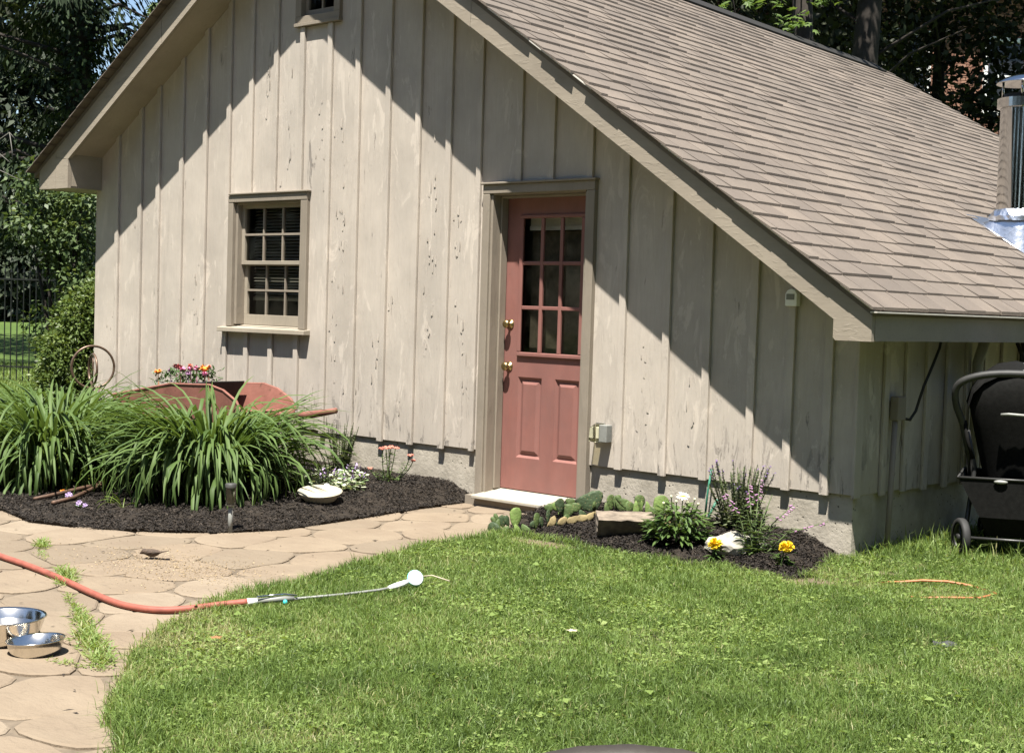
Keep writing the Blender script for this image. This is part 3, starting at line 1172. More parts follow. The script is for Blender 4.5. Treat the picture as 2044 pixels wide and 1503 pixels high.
# door frame and step
fr = MB().box(-2.915, -2.850, -.035, .022, -.305, 1.785).box(-1.985, -1.918, -.035, .022, -.305, 1.785).box(-2.915, -1.918, -.036, .022, 1.7855, 1.848).box(-2.93, -1.905, -.052, -.0, 1.8485, 1.864) \
    .box(-2.850, -2.829, -.02, .18, -.30, 1.78).box(-2.006, -1.985, -.02, .18, -.30, 1.78).box(-2.829, -2.006, -.02, .18, 1.778, 1.7992).box(-2.829, -2.815, .06, .125, -.26, 1.778).box(-2.829, -2.006, .06, .125, 1.762, 1.7775).build('door_frame', TRIM, house, bevel=.004)
MB().hexa([(-2.86, -.125, -.318), (-1.975, -.125, -.318), (-2.0, .165, -.300), (-2.829, .165, -.300), (-2.86, -.125, -.296), (-1.975, -.125, -.296), (-2.0, .165, -.258), (-2.829, .165, -.258)]).build('threshold', WHITE_SILL, house, bevel=.004)
MB().box(-2.955, -1.90, -.085, .02, -.42, -.306).build('step_riser', TRIM, house)
# gable window
gw = MB().box(-5.014, -4.945, -.03, .06, 3.232, 3.78).box(-4.555, -4.486, -.03, .06, 3.232, 3.78).box(-5.014, -4.486, -.031, .06, 3.18, 3.2315).box(-5.014, -4.486, -.031, .06, 3.7205, 3.79).box(-5.02, -4.48, -.04, .0, 3.152, 3.1795).build('window', TRIM, house, bevel=.003)
sash(-4.945, -4.555, 3.232, 3.72, .02, .05, 2, 2, gw, TRIM, TRIM, GLASS, .03)

# roof: deck, rake boards, fascias, boxed ends, shingles
NS = 14
ysr = [-.352 + (Y1 + .30 + .352) * k / NS for k in range(NS + 1)]
mb = MB()
for k in range(NS):
    ya, yb = ysr[k], ysr[k + 1]
    for f_, xa, xb in ((roof_r, RX, EX), (roof_l, LX, RX)):
        mb.hexa([(xa, ya, f_(xa, ya) - .045), (xb, ya, f_(xb, ya) - .045), (xb, yb, f_(xb, yb) - .045), (xa, yb, f_(xa, yb) - .045),
                 (xa, ya, f_(xa, ya) - .006), (xb, ya, f_(xb, ya) - .006), (xb, yb, f_(xb, yb) - .006), (xa, yb, f_(xa, yb) - .006)])
roof = mb.build('roof', SHINGLE, house)

SL = math.hypot(EX - RX, 4.2 - EZ)
NC = 40
EXPO = SL / NC
tabs = []
rs = random.Random(9)
for i in range(NC):
    u0 = i / NC
    u1 = min(1.0, (i + 1.15) / NC)
    y = -.39 - rs.uniform(0, .24)
    while y < Y1 + .33:
        w = rs.uniform(.19, .30)
        ya, yb = max(y, -.39 - rs.uniform(0, .006)), min(y + w - .009, Y1 + .33)
        if yb - ya > .03:
            lift = .0165 + (.006 if rs.random() < .45 else 0) + rs.uniform(-.002, .0025)
            tabs.append((i, u0 - (.004 if i == 0 else 0) + rs.uniform(-.0006, .0006), u1, ya, yb, lift))
        y += w


def tab_geo(t):
    i, u0, u1, ya, yb, lift = t
    vs = []
    for dz in (-.004, 1):
        for u, y in ((u0, ya), (u0, yb), (u1, yb), (u1, ya)):
            x = EX - u * (EX - RX)
            h = roof_r(x, y) + .002
            if dz > 0:
                h += lift if u == u0 else .004
            vs.append((x, y, h))
    return vs


TF = [(4, 5, 6, 7), (0, 1, 5, 4), (1, 2, 6, 5), (3, 0, 4, 7)]
cen = []
for t in tabs:
    g = tab_geo(t)
    cen.append((sum(p[0] for p in g) / 8, sum(p[1] for p in g) / 8, sum(p[2] for p in g) / 8))
cen = np.array(cen)
vis, dd = in_view(cen[:, 0], cen[:, 1], cen[:, 2], 0.0)
order = np.argsort(np.where(vis, dd, 1e6))
near = set(order[:300].tolist())
mb = MB()
rn = []
for k, t in enumerate(tabs):
    if k in near:
        MB().add(tab_geo(t), TF).build('shingle', SHINGLE, roof)
    else:
        mb.add(tab_geo(t), TF)
        rn += [rs.random()] * 8
o = mb.build('shingles_beyond', SHINGLE, roof, kind='stuff')
a = o.data.attributes.new('rnd', 'FLOAT', 'POINT')
a.data.foreach_set('value', rn)
# left slope courses (only their ends show)
mb = MB()
for i in range(30):
    a_, b_ = i / 30, min(1, (i + 1.15) / 30)
    vs = []
    for hz in (0, 1):
        for u, y in ((a_, -.432), (a_, Y1 + .3), (b_, Y1 + .3), (b_, -.432)):
            x = LX - .01 + u * (RX - LX)
            vs.append((x, y, roof_l(x, y) + (.002 if not hz else (.016 if u == a_ else .005))))
    mb.add(vs, [(4, 7, 6, 5), (0, 4, 5, 1), (0, 3, 7, 4), (1, 5, 6, 2)])
mb.build('left_courses', SHINGLE, roof, kind='stuff')
# ridge vent
mb = MB()
for k in range(NS):
    ya, yb = max(ysr[k], -.33), min(ysr[k + 1], Y1 + .05)
    for s_, f_ in ((1, roof_r), (-1, roof_l)):
        q = lambda dx, y, h: (RX + s_ * dx, y, f_(RX + s_ * dx, y) + h)
        mb.hexa([q(0, ya, .01), q(.14, ya, .006), q(.14, yb, .006), q(0, yb, .01), q(0, ya, .045), q(.15, ya, .035), q(.15, yb, .035), q(0, yb, .045)])
mb.build('ridge_vent', BLACKHOLE, roof)

# rake boards in two lengths each, with tail blocks at the eaves
D = .222
DL = .255
JR, JL = -2.78, -6.36
zR, zL = (lambda x: roof_r(x, -.35)), (lambda x: roof_l(x, -.35))
MB().prism([(RX, zR(RX) - .008), (RX, zR(RX) - D), (JR - .003, zR(JR) - D), (JR + .012, zR(JR + .015) - .008)], -.35, -.318).build('rake_board', RAKE, house)
MB().prism([(JR + .016, zR(JR + .016) - .008), (JR + .001, zR(JR) - D + .002), (.035, zR(.035) - D), (.035, .90), (.05, .884), (EX - .004, .884), (EX - .004, EZ - .012)], -.351, -.318).build('rake_board', RAKE, house)
MB().prism([(RX - .001, zL(RX) - .008), (JL - .012, zL(JL - .012) - .008), (JL + .004, zL(JL) - DL + .003), (RX - .001, zL(RX) - DL * .95)], -.35, -.318).build('rake_board', RAKE, house)
MB().prism([(JL - .017, zL(JL - .017) - .008), (-8.0, zL(-8.0) - .008), (-8.0, zL(-8.0) - .11), (-7.80, zL(-7.80) - DL), (JL - .001, zL(JL) - DL)], -.351, -.318).build('rake_board', RAKE, house)
MB().prism([(LX + .09, zL(LX + .09) - .008), (LX + .09, 1.965), (-8.005, 1.965), (-8.005, zL(-8.0) - .008)], -.350, -.318).build('tail_block', RAKE, house)
MB().prism([(-8.0, zL(-8.0) - .113), (-8.0, 1.963), (-7.795, 1.965), (-7.795, zL(-7.80) - DL - .003)], -.352, -.318).build('tail_block', RAKE, house)
MB().box(LX + .085, LX + .11, -.318, Y1 + .3, 1.965, 2.135).build('fascia', RAKE, house)
MB().box(EX - .022, EX - .001, -.3175, Y1 + .3, .886, EZ - .0125).build('fascia', RAKE, house)
MB().box(.0235, EX - .023, -.3175, Y1, .898, .912).build('eave_soffit', SOFFIT, house)
MB().box(LX + .112, X0 - .004, .001, Y1, 1.968, 1.982).box(LX + .112, -7.80, -.3175, 0.0, 1.968, 1.982).box(-7.812, -7.797, -.317, -.001, 1.983, roof_l(-7.80, -.35) - .20).build('eave_soffit', SOFFIT, house)
MB().prism([(RX, soffit(RX + .001) + .003), (.03, soffit(.03) + .003), (.03, soffit(.03) + .02), (RX, soffit(RX + .001) + .02)], -.317, .0).build('gable_soffit', SOFFIT, house)
MB().prism([(RX - .002, soffit(RX - .003) + .003), (RX - .002, soffit(RX - .003) + .02), (-7.80, soffit(-7.80) + .02), (-7.80, soffit(-7.80) + .003)], -.317, .0).build('gable_soffit', SOFFIT, house)
mb = MB()
mb.box(EX - .005, EX + .036, -.372, Y1 + .3, EZ - .028, EZ - .020)
q = lambda x, h, y: (x, y, roof_r(x, -.35) + h)
for a_, b_ in ((.27, .08), (-.25, -.62), (-.9, -1.15), (-1.7, -2.6), (-3.1, -3.8)):
    mb.hexa([q(b_, -.010, -.374), q(a_, -.010, -.374), q(a_, -.010, -.352), q(b_, -.010, -.352), q(b_, -.002, -.374), q(a_, -.002, -.374), q(a_, -.002, -.352), q(b_, -.002, -.352)])
mb.build('drip_edge', DRIP, house)

# ------------------------------------------------------------------ fixtures on the house
t = thing('motion_sensor', 'small white motion sensor box high on the shaded siding under the rake', 'sensor', (-.42, 0, 1.065))
mb = MB()
prof = [(-.462, 1.065), (-.383, 1.065), (-.383, 1.135), (-.395, 1.158), (-.42, 1.167), (-.448, 1.158), (-.462, 1.135)]
mb.prism(prof, -.045, -.001).build('sensor_case', WHITEP, t, bevel=.006)
MB().box(-.452, -.400, -.0475, -.0445, 1.102, 1.135).build('lens', GREYP, t)

t = thing('outlet_box', 'grey outdoor outlet box with clear bubble cover beside the red door', 'outlet', (-1.80, 0, .15))
MB().box(-1.80, -1.735, -.06, -.001, .158, .270).build('box', GREYP, t, bevel=.004)
MB().box(-1.868, -1.795, -.005, -.001, .150, .278).build('back_plate', GREYP, t)
mb = MB()
x0, x1_, z0, z1_ = -1.868, -1.795, .150, .278
mb.hexa([(x0, -.006, z0), (x1_, -.006, z0), (x1_, -.006, z1_), (x0, -.006, z1_), (x0 + .012, -.095, z0 + .012), (x1_, -.095, z0 + .006), (x1_, -.095, z1_ - .008), (x0 + .012, -.085, z1_ - .03)])
mb.build('bubble_cover', CLEARP, t, bevel=.006)
MB().box(-1.856, -1.806, -.02, -.0055, .175, .25).build('socket', WHITEP, t, bevel=.003)

t = thing('conduit', 'grey painted conduit pipe with small junction box on the shaded side wall', 'pipe', (.04, .37, GZ))
MB().tube([(.045, .345, GZ), (.045, .362, -.1), (.045, .385, .42)], .017, 10).build('pipe', TRIM, t, True)
MB().box(.022, .075, .36, .46, .42, .56).build('junction_box', TRIM, t, bevel=.006)
cab = MB().tube([(.06, .905, .895), (.10, .80, .84), (.11, .70, .74), (.10, .62, .62), (.085, .60, .54), (.065, .60, .47), (.06, .54, .42), (.05, .47, .43)], .009, 8).build('hanging_cable', BLACKP, None, True)
tag(cab, 'black cable hanging in a loop from the eave to the junction box', 'cable')
t = thing('downspout', 'pale downspout with kicked out foot behind the stroller', 'downspout', (.06, 1.43, GZ))
MB().tube([(.10, 1.43, .89), (.06, 1.43, .75), (.06, 1.43, .05), (.08, 1.43, 0.0)], .036, 8).build('pipe', WHITE_SILL, t, True)
MB().tube([(.08, 1.43, .01), (.14, 1.425, -.1), (.25, 1.41, -.345)], [.036, .038, .04], 8).build('elbow', WHITE_SILL, t, True)
hk = MB().tube([(.06, 2.02, .88), (.09, 2.03, .80), (.08, 2.05, .70), (.09, 2.0, .62), (.1, 1.93, .60), (.1, 1.92, .66)], .014, 6).tube([(.07, 2.1, .88), (.10, 2.08, .76), (.09, 2.04, .62), (.1, 2.1, .5), (.09, 2.12, .36)], .02, 6).build('hanging_bracket', BLACKP, None, True)
tag(hk, 'dark hooked bracket hanging under the eave above the stroller', 'bracket')

# stovepipe
pc = Vector((-.60, 3.47, 0))
pz = roof_r(pc.x, pc.y)
t = thing('stovepipe', 'shiny metal stovepipe with rain cap rising from the shingled roof', 'chimney', (pc.x, pc.y, pz))
PR = .158
MB().lathe([(PR, -.15), (PR, 1.05)], (pc.x, pc.y, pz), 40).build('pipe', ALU, t, True)
MB().lathe([(PR + .002, 1.02), (PR + .026, 1.025), (PR + .026, 1.095), (PR + .01, 1.10), (PR + .01, 1.045)], (pc.x, pc.y, pz), 40).build('collar', ALU, t)
MB().lathe([(PR - .02, 1.08), (PR - .02, 1.13), (PR - .05, 1.135), (0.02, 1.135)], (pc.x, pc.y, pz), 40).build('cap_neck', simple('sooty_mesh', (.03, .028, .025), .6, .5, .3), t, True)
MB().lathe([(0, 1.285), (.07, 1.278), (.14, 1.255), (.19, 1.222), (.197, 1.208), (.185, 1.210), (.12, 1.235), (0, 1.26)], (pc.x, pc.y, pz), 40).build('rain_cap', ALU, t, True)
for k in range(4):
    w = rad(20 + 90 * k)
    MB().tube([(pc.x + .145 * math.cos(w), pc.y + .145 * math.sin(w), pz + 1.09), (pc.x + .145 * math.cos(w), pc.y + .145 * math.sin(w), pz + 1.232)], .010, 6).build('strut', ALU, t, True)
mb = MB()
n = 40
ring = []
for k in range(n):
    w = 2 * math.pi * k / n
    r1 = PR + .004
    rr_ = .215 / max(abs(math.cos(w)), abs(math.sin(w)))
    rr_ = min(rr_, .25)
    x, y = pc.x + rr_ * math.cos(w), pc.y + rr_ * math.sin(w)
    ring.append(((x, y, roof_r(x, y) + .022), (pc.x + r1 * 1.12 * math.cos(w), pc.y + r1 * 1.12 * math.sin(w), pz + .18)))
vs = [a for a, b in ring] + [b for a, b in ring]
mb.add(vs, [(k, (k + 1) % n, n + (k + 1) % n, n + k) for k in range(n)])
mb.build('flashing_cone', FOIL, t, True)
mb = MB()
cx_ = [pc.x - .30, pc.x + .30]
cy_ = [pc.y - .25, pc.y + .25]
mb.hexa([(x, y, roof_r(x, y) + h) for h in (.016, .021) for x, y in ((cx_[0], cy_[0]), (cx_[1], cy_[0]), (cx_[1], cy_[1]), (cx_[0], cy_[1]))])
mb.build('base_plate', FOIL, t)
mb = MB()
rg = random.Random(2)
m = 48
vs = []
for j, (r_, z_) in enumerate(((PR + .006, .255), (PR + .03, .235), (PR + .05, .20), (PR + .055, .165))):
    for k in range(m):
        w = 2 * math.pi * k / m
        rr_ = r_ + rg.uniform(-.003, .004)
        vs.append((pc.x + rr_ * math.cos(w), pc.y + rr_ * math.sin(w), pz + z_ + rg.uniform(-.004, .005)))
mb.add(vs, [(j * m + k, j * m + (k + 1) % m, (j + 1) * m + (k + 1) % m, (j + 1) * m + k) for j in range(3) for k in range(m)])
mb.build('storm_collar', FOIL, t)

# ------------------------------------------------------------------ things in and round the beds
P3 = lambda x, y, z=0.0: Vector((x, y, z))
VD = Vector((FWD.x, FWD.y, 0)).normalized()          # away from the viewer along the ground
VR = Vector((VD.y, -VD.x, 0))                        # to the right across it


def loc3(o, r=0.0, f=0.0, u=0.0):
    return Vector(o) + VR * r + VD * f + Vector((0, 0, u))


# wheelbarrow planter
wz = zl(-5.3, -.55)
t = thing('wheelbarrow', 'faded red wheelbarrow planter behind the daylilies against the beige siding', 'wheelbarrow', (-5.4, -.55, wz))
yn, yf = -.82, -.30
mb = MB()
top_n = [(-6.26, .20), (-6.05, .235), (-5.75, .285), (-5.45, .335), (-5.15, .345), (-4.95, .355), (-4.78, .325), (-4.62, .255), (-4.56, .18)]
bot = [(-6.05, -.02), (-5.9, -.03), (-5.7, -.04), (-5.45, -.05), (-5.2, -.05), (-5.05, -.05), (-4.9, -.04), (-4.78, .0), (-4.70, .06)]
for ys_, in_ in ((yn, .012), (yf, -.1)):
    n = len(top_n)
    vs = [(x, ys_, z) for x, z in top_n] + [(x, ys_ + in_, z) for x, z in bot]
    vs += [(x, ys_ + (.012 if in_ > 0 else -.012), z) for x, z in top_n] + [(x, ys_ + in_ + (.012 if in_ > 0 else -.012), z) for x, z in bot]
    fs = [(i, i + 1, n + i + 1, n + i) for i in range(n - 1)] + [(2 * n + i + 1, 2 * n + i, 3 * n + i, 3 * n + i + 1) for i in range(n - 1)] + [(i + 1, i, 2 * n + i, 2 * n + i + 1) for i in range(n - 1)]
    fs += [(0, n, 3 * n, 2 * n), (n - 1, 3 * n - 1, 4 * n - 1, 2 * n - 1)]
    mb.add(vs, fs)
mb.hexa([(-6.06, yn + .012, -.03), (-4.70, yn + .012, .02), (-4.70, yf - .1, .02), (-6.06, yf - .1, -.03), (-6.06, yn + .012, -.015), (-4.70, yn + .012, .06), (-4.70, yf - .1, .06), (-6.06, yf - .1, -.015)])
mb.hexa([(-6.27, yn, .19), (-6.27, yf, .19), (-6.06, yf - .1, -.02), (-6.06, yn + .012, -.02), (-6.25, yn, .20), (-6.25, yf, .20), (-6.04, yf - .1, -.01), (-6.04, yn + .012, -.01)])
mb.hexa([(-4.56, yn, .18), (-4.56, yf, .18), (-4.70, yf - .1, .04), (-4.70, yn + .012, .04), (-4.58, yn, .19), (-4.58, yf, .19), (-4.72, yf - .1, .05), (-4.72, yn + .012, .05)])
for ys_ in (yn + .004, yf):
    mb.tube([(x, ys_, z) for x, z in top_n], .011, 6)
mb.build('tray', WBRED, t)
for ys_ in (yn + .06, yf - .06):
    mb = MB()
    mb.hexa([(-6.4, ys_ - .02, -.10), (-4.45, ys_ - .02, .118), (-4.45, ys_ + .02, .118), (-6.4, ys_ + .02, -.10), (-6.4, ys_ - .02, -.06), (-4.45, ys_ - .02, .168), (-4.45, ys_ + .02, .168), (-6.4, ys_ + .02, -.06)])
    mb.tube([(-4.46, ys_, .142), (-4.34, ys_, .158), (-4.15, ys_, .19), (-4.03, ys_, .213)], [.028, .030, .024, .022], 10)
    mb.build('handle', WBRED, t, True)
    MB().tube([(-5.0, ys_, .05), (-4.95, ys_, wz)], .018, 6).build('leg', WBRED, t, True)
MB().lathe([(.04, -.03), (.17, -.035), (.18, -.02), (.18, .02), (.17, .035), (.04, .03)], (-6.43, -.56, wz + .18), 20, RY).build('wheel', IRON, t, True)

pt = thing('planter_box', 'dark planter box of mixed flowers sitting in the red wheelbarrow', 'planter', (-5.55, -.55, .22))
MB().hexa([(-5.98, -.745, .10), (-5.16, -.745, .16), (-5.18, -.42, .16), (-5.95, -.42, .10), (-6.03, -.75, .262), (-5.10, -.75, .372), (-5.10, -.37, .372), (-6.03, -.37, .262)]).build('box', BLACKP, pt, bevel=.008)
r = random.Random(31)
mb = MB()
for _ in range(330):
    x = r.uniform(-5.93, -5.28)
    z = .29 + (x + 6.0) * .10
    b = P3(x, r.uniform(-.68, -.45), z + r.uniform(-.02, .10))
    mb.leaf(b, (r.uniform(-1, 1), r.uniform(-1, 1), r.uniform(-.2, 1)), (r.uniform(-.4, .4), r.uniform(-.4, .4), 1), r.uniform(.03, .06), r.uniform(.014, .024))
mb.build('foliage', DAISYL, pt, kind='stuff')


def pompom(mb, c, R_, r, n=26, flat=.7, axis=(0, 0, 1)):
    q = Vector((0, 0, 1)).rotation_difference(Vector(axis).normalized())
    for k in range(n):
        th = math.acos(1 - r.random() * 1.15)
        w = r.uniform(0, 6.283)
        d = q @ Vector((math.sin(th) * math.cos(w), math.sin(th) * math.sin(w), math.cos(th) * flat))
        nn = q @ Vector((math.cos(w) * math.cos(th), math.sin(w) * math.cos(th), 1.2 * math.sin(th)))
        mb.leaf(Vector(c) + d * R_ * .35, d, nn, R_ * .75, R_ * .55)
    mb.ellipsoid(c, R_ * .75, R_ * .75, R_ * .68 * flat, None, 10, 6)


for x, y, z, R_, m_ in ((-5.86, -.66, .405, .036, ORANGEP), (-5.30, -.62, .455, .043, ORANGEP), (-5.70, -.60, .455, .032, REDP), (-5.62, -.62, .450, .03, REDP), (-5.55, -.64, .435, .034, ROSEP), (-5.48, -.62, .445, .03, ROSEP),
                        (-5.40, -.62, .45, .032, ROSEP), (-5.26, -.64, .418, .028, ROSEP), (-5.72, -.64, .42, .024, PINK), (-5.45, -.66, .41, .028, PINK), (-5.58, -.55, .46, .028, CORAL), (-5.34, -.55, .465, .03, CORAL)):
    mb = MB()
    pompom(mb, (x, y, z), R_, r, 24)
    mb.tube([(x, y, z), (x, y + .01, z - .12)], .003, 4)
    mb.build('flower', m_, pt)

# garden hoop ornament
hz = zl(-6.75, -.7)
t = thing('garden_hoop', 'bronze double ring garden ornament on a stake near the cottage corner', 'ornament', (-6.75, -.7, hz))
hc = P3(-6.757, -.70, .398)


def ringpath(c, rr_, ax1, ax2, n=40, ph=0.0):
    return [c + ax1 * rr_ * math.cos(2 * math.pi * k / n + ph) + ax2 * rr_ * math.sin(2 * math.pi * k / n + ph) for k in range(n + 1)]


a1 = (VR * .86 + VD * .5).normalized()
a2 = (VR * .52 - VD * .85).normalized()
ZU = Vector((0, 0, 1))
MB().tube(ringpath(hc, .178, a1, ZU), .0105, 8, False).build('outer_ring', HOOPM, t, True)
ic = hc + Vector((0, 0, -.018))
MB().tube(ringpath(ic, .128, a2, ZU), .010, 8, False).build('inner_ring', HOOPM, t, True)
mb = MB()
for s_ in (-1, 1):
    q = [ic + a2 * (s_ * a) + ZU * b for a, b in ((.012, .085), (.03, .06), (.022, .02), (.05, -.01), (.075, -.03), (.07, -.055), (.05, -.05), (.052, -.035))]
    mb.tube(q, .0035, 5)
mb.tube([ic + ZU * .12, ic - ZU * .12], .0035, 5)
mb.build('scroll', HOOPM, t, True)
MB().tube([hc - ZU * .14, hc - ZU * .20, P3(-6.757, -.70, hz - .05)], .013, 8).tube([hc + a1 * .06 - ZU * .17, P3(-6.70, -.72, hz)], .007, 6).build('stake', HOOPM, t, True)

# daylilies: every leaf an object, sharing a set of leaf meshes
def lily_leaf_mesh(k, r):
    L = 1.0
    n = 9
    a, bend = (rad(r.uniform(3, 24)), rad(r.uniform(55, 115))) if k % 5 < 2 else (rad(r.uniform(8, 48)), rad(r.uniform(80, 150)))
    p = Vector((0, 0, 0))
    W = r.uniform(.021, .034)
    kink = r.random() < .42
    kk = r.uniform(.45, .75)
    vs = []
    tw = r.uniform(-.5, .5)
    for i in range(n + 1):
        s_ = i / n
        ang = a + bend * s_ ** 1.7 + (rad(50) if kink and s_ > kk else 0)
        d = Vector((math.sin(ang), 0, math.cos(ang)))
        if i:
            p = p + d * (L / n)
        nrm = Vector((-math.cos(ang), 0, math.sin(ang)))
        side = Vector((0, 1, 0)) * math.cos(tw * s_) + nrm * math.sin(tw * s_)
        w = W * (.75 + .5 * s_) * (1 - s_ ** 3.2) ** .8 if s_ < 1 else .001
        vs += [p - side * w * .5 + nrm * w * .22, p, p + side * w * .5 + nrm * w * .22]
    fs = []
    for i in range(n):
        for j in (0, 1):
            fs.append((i * 3 + j, i * 3 + j + 1, i * 3 + 4 + j, i * 3 + 3 + j))
    me = bpy.data.meshes.new('leaf')
    me.from_pydata([tuple(v) for v in vs], [], fs)
    me.polygons.foreach_set('use_smooth', [True] * len(me.polygons))
    me.materials.append(LILY)
    me.update()
    return me


rl = random.Random(77)
LLEAF = [lily_leaf_mesh(k, rl) for k in range(30)]


def daylily(x, y, n, lo, hi, label, rbase=.20, seed=1, tilt=None, mass=260):
    r = random.Random(seed)
    z = zl(x, y) - .01
    t = thing('daylily', label, 'daylily', (x, y, z), 'daylily clumps in the mulch bed')
    inst = []
    for k in range(n + mass):
        w = r.uniform(0, 6.283)
        rr_ = rbase * math.sqrt(r.random())
        s_ = r.uniform(lo, hi)
        e = Euler((r.uniform(-.16, .16), r.uniform(-.15, .22), w))
        pos = Vector((rr_ * math.cos(w + r.uniform(-.8, .8)), rr_ * math.sin(w + r.uniform(-.8, .8)), r.uniform(-.02, .02)))
        inst.append((r.randrange(len(LLEAF)), e, s_, pos))
    for mi, e, s_, pos in inst[:n]:
        o = bpy.data.objects.new('leaf', LLEAF[mi])
        COL.objects.link(o)
        o.parent = t
        o.location = pos
        o.rotation_euler = e
        o.scale = (s_, s_ * r.uniform(.9, 1.25), s_)
    V = []
    sz = []
    ix = []
    rn_ = []
    base = 0
    for mi, e, s_, pos in inst[n:]:
        me = LLEAF[mi]
        M_ = Matrix.Translation(pos + Vector((x, y, z))) @ e.to_matrix().to_4x4() @ Matrix.Scale(s_ * .95, 4)
        for v in me.vertices:
            V.append(tuple(M_ @ v.co))
        for p_ in me.polygons:
            sz.append(len(p_.vertices))
            ix += [base + q_ for q_ in p_.vertices]
        rn_ += [r.random()] * len(me.vertices)
        base += len(me.vertices)
    np_mesh('leaf_mass', V, sz, ix, LILYS, rn_, t, 'stuff', True)
    return t


daylily(-4.08, -1.42, 300, .65, 1.08, 'large daylily clump in front of the red wheelbarrow, beside the solar light', .27, 5, None, 620)
daylily(-5.38, -1.85, 300, .64, 1.08, 'wide daylily clump behind the rusty iron tool at the edge of the path', .32, 6, None, 620)
daylily(-6.45, -1.15, 200, .58, .95, 'tall daylily clump below the bronze ring ornament, in front of the hedge', .26, 7, None, 380)
daylily(-6.0, -2.15, 160, .55, .9, 'low daylily clump leaning over the mulch edge at the far left', .22, 8, None, 90)
# young yellow-green shoots
for x, y, lab in ((-3.89, -2.23, 'small pale green lily shoot in the mulch between the two big daylily clumps'), (-4.75, -2.0, 'yellowing lily shoot beside the wide daylily clump')):
    z = zl(x, y)
    t = thing('lily_shoot', lab, 'plant', (x, y, z), 'young lily shoots')
    r = random.Random(int(abs(x) * 100))
    for k in range(7):
        o = bpy.data.objects.new('leaf', LLEAF[r.randrange(30)].copy())
        o.data.materials[0] = LILYY
        COL.objects.link(o)
        o.parent = t
        o.rotation_euler = (r.uniform(-.2, .2), r.uniform(-.1, .3), r.uniform(0, 6.28))
        s_ = r.uniform(.13, .22)
        o.scale = (s_, s_ * 1.3, s_)

# rusty tongs
def onmul(x, y, h=.0):
    return P3(x, y, zl(x, y) + h)


t = thing('iron_tongs', 'old rusty iron tongs lying on the dark mulch by the path', 'tool', tuple(onmul(-4.6, -2.2)))
MB().tube([onmul(-4.50, -2.50, .022), onmul(-4.52, -2.36, .03), onmul(-4.60, -2.0, .05), onmul(-4.68, -1.82, .07)], [.011, .014, .014, .012], 8).build('arm', IRON, t, True)
MB().tube([onmul(-4.27, -2.50, .02), onmul(-4.36, -2.30, .025), onmul(-4.58, -1.98, .045), onmul(-4.72, -1.78, .07)], [.014, .014, .014, .012], 8).build('arm', IRON, t, True)
tc_ = onmul(-4.68, -1.83, .085)
MB().tube(ringpath(tc_, .055, VR, (VD * .5 + ZU).normalized(), 20), .012, 6, False).build('loop', IRON, t, True)
MB().tube([tc_ + VR * .05, tc_ + VR * .12 + ZU * .03], .006, 5).build('tip', IRON, t, True)

# solar light
x, y = -2.88, -2.15
z = zl(x, y)
t = thing('solar_light', 'small clear solar stake light standing in the mulch by the path', 'garden light', (x, y, z))
MB().tube([(x, y, z - .03), (x, y, z + .155)], .014, 10).build('stake', GREYP, t, True)
MB().lathe([(.014, .145), (.032, .15), (.033, .155)], (x, y, z), 16).build('collar', GREYP, t, True)
MB().lathe([(.031, .155), (.032, .27)], (x, y, z), 16).build('clear_tube', CLEARP, t, True)
MB().lathe([(0, .160), (.022, .160), (.026, .255), (0, .255)], (x, y, z), 12).build('lamp', GREYP, t, True)
MB().lathe([(.0335, .256), (.034, .276), (.030, .280), (0, .281)], (x, y, z), 16).build('cap', simple('solar_cap', (.045, .045, .042), .5, 0, .2), t, True)

# cream saucer and glass globe
x, y = -3.17, -1.22
z = zl(x, y)
RT = Matrix.Rotation(rad(9), 3, VR)
tag(MB().lathe([(0, 0), (.098, 0), (.104, .004), (.138, .048), (.145, .052), (.146, .058), (.140, .061), (.139, .062), (.10, .0625), (0, .063)], (x, y, z + .012), 36, RT).build('plant_saucer', CREAM, None, False), 'cream upturned plastic basin lying on the mulch', 'basin')
x, y = -3.34, -1.02
z = zl(x, y)
t = thing('path_globe', 'little round-topped white glass garden light among the silver leaves', 'garden light', (x, y, z))
MB().lathe([(.020, -.02), (.020, .035)], (x, y, z), 14).build('base', GREYP, t, True)
MB().lathe([(.020, .035), (.023, .045), (.022, .06), (.014, .072), (0, .075)], (x, y, z), 14).build('dome', WHITEP, t, True)


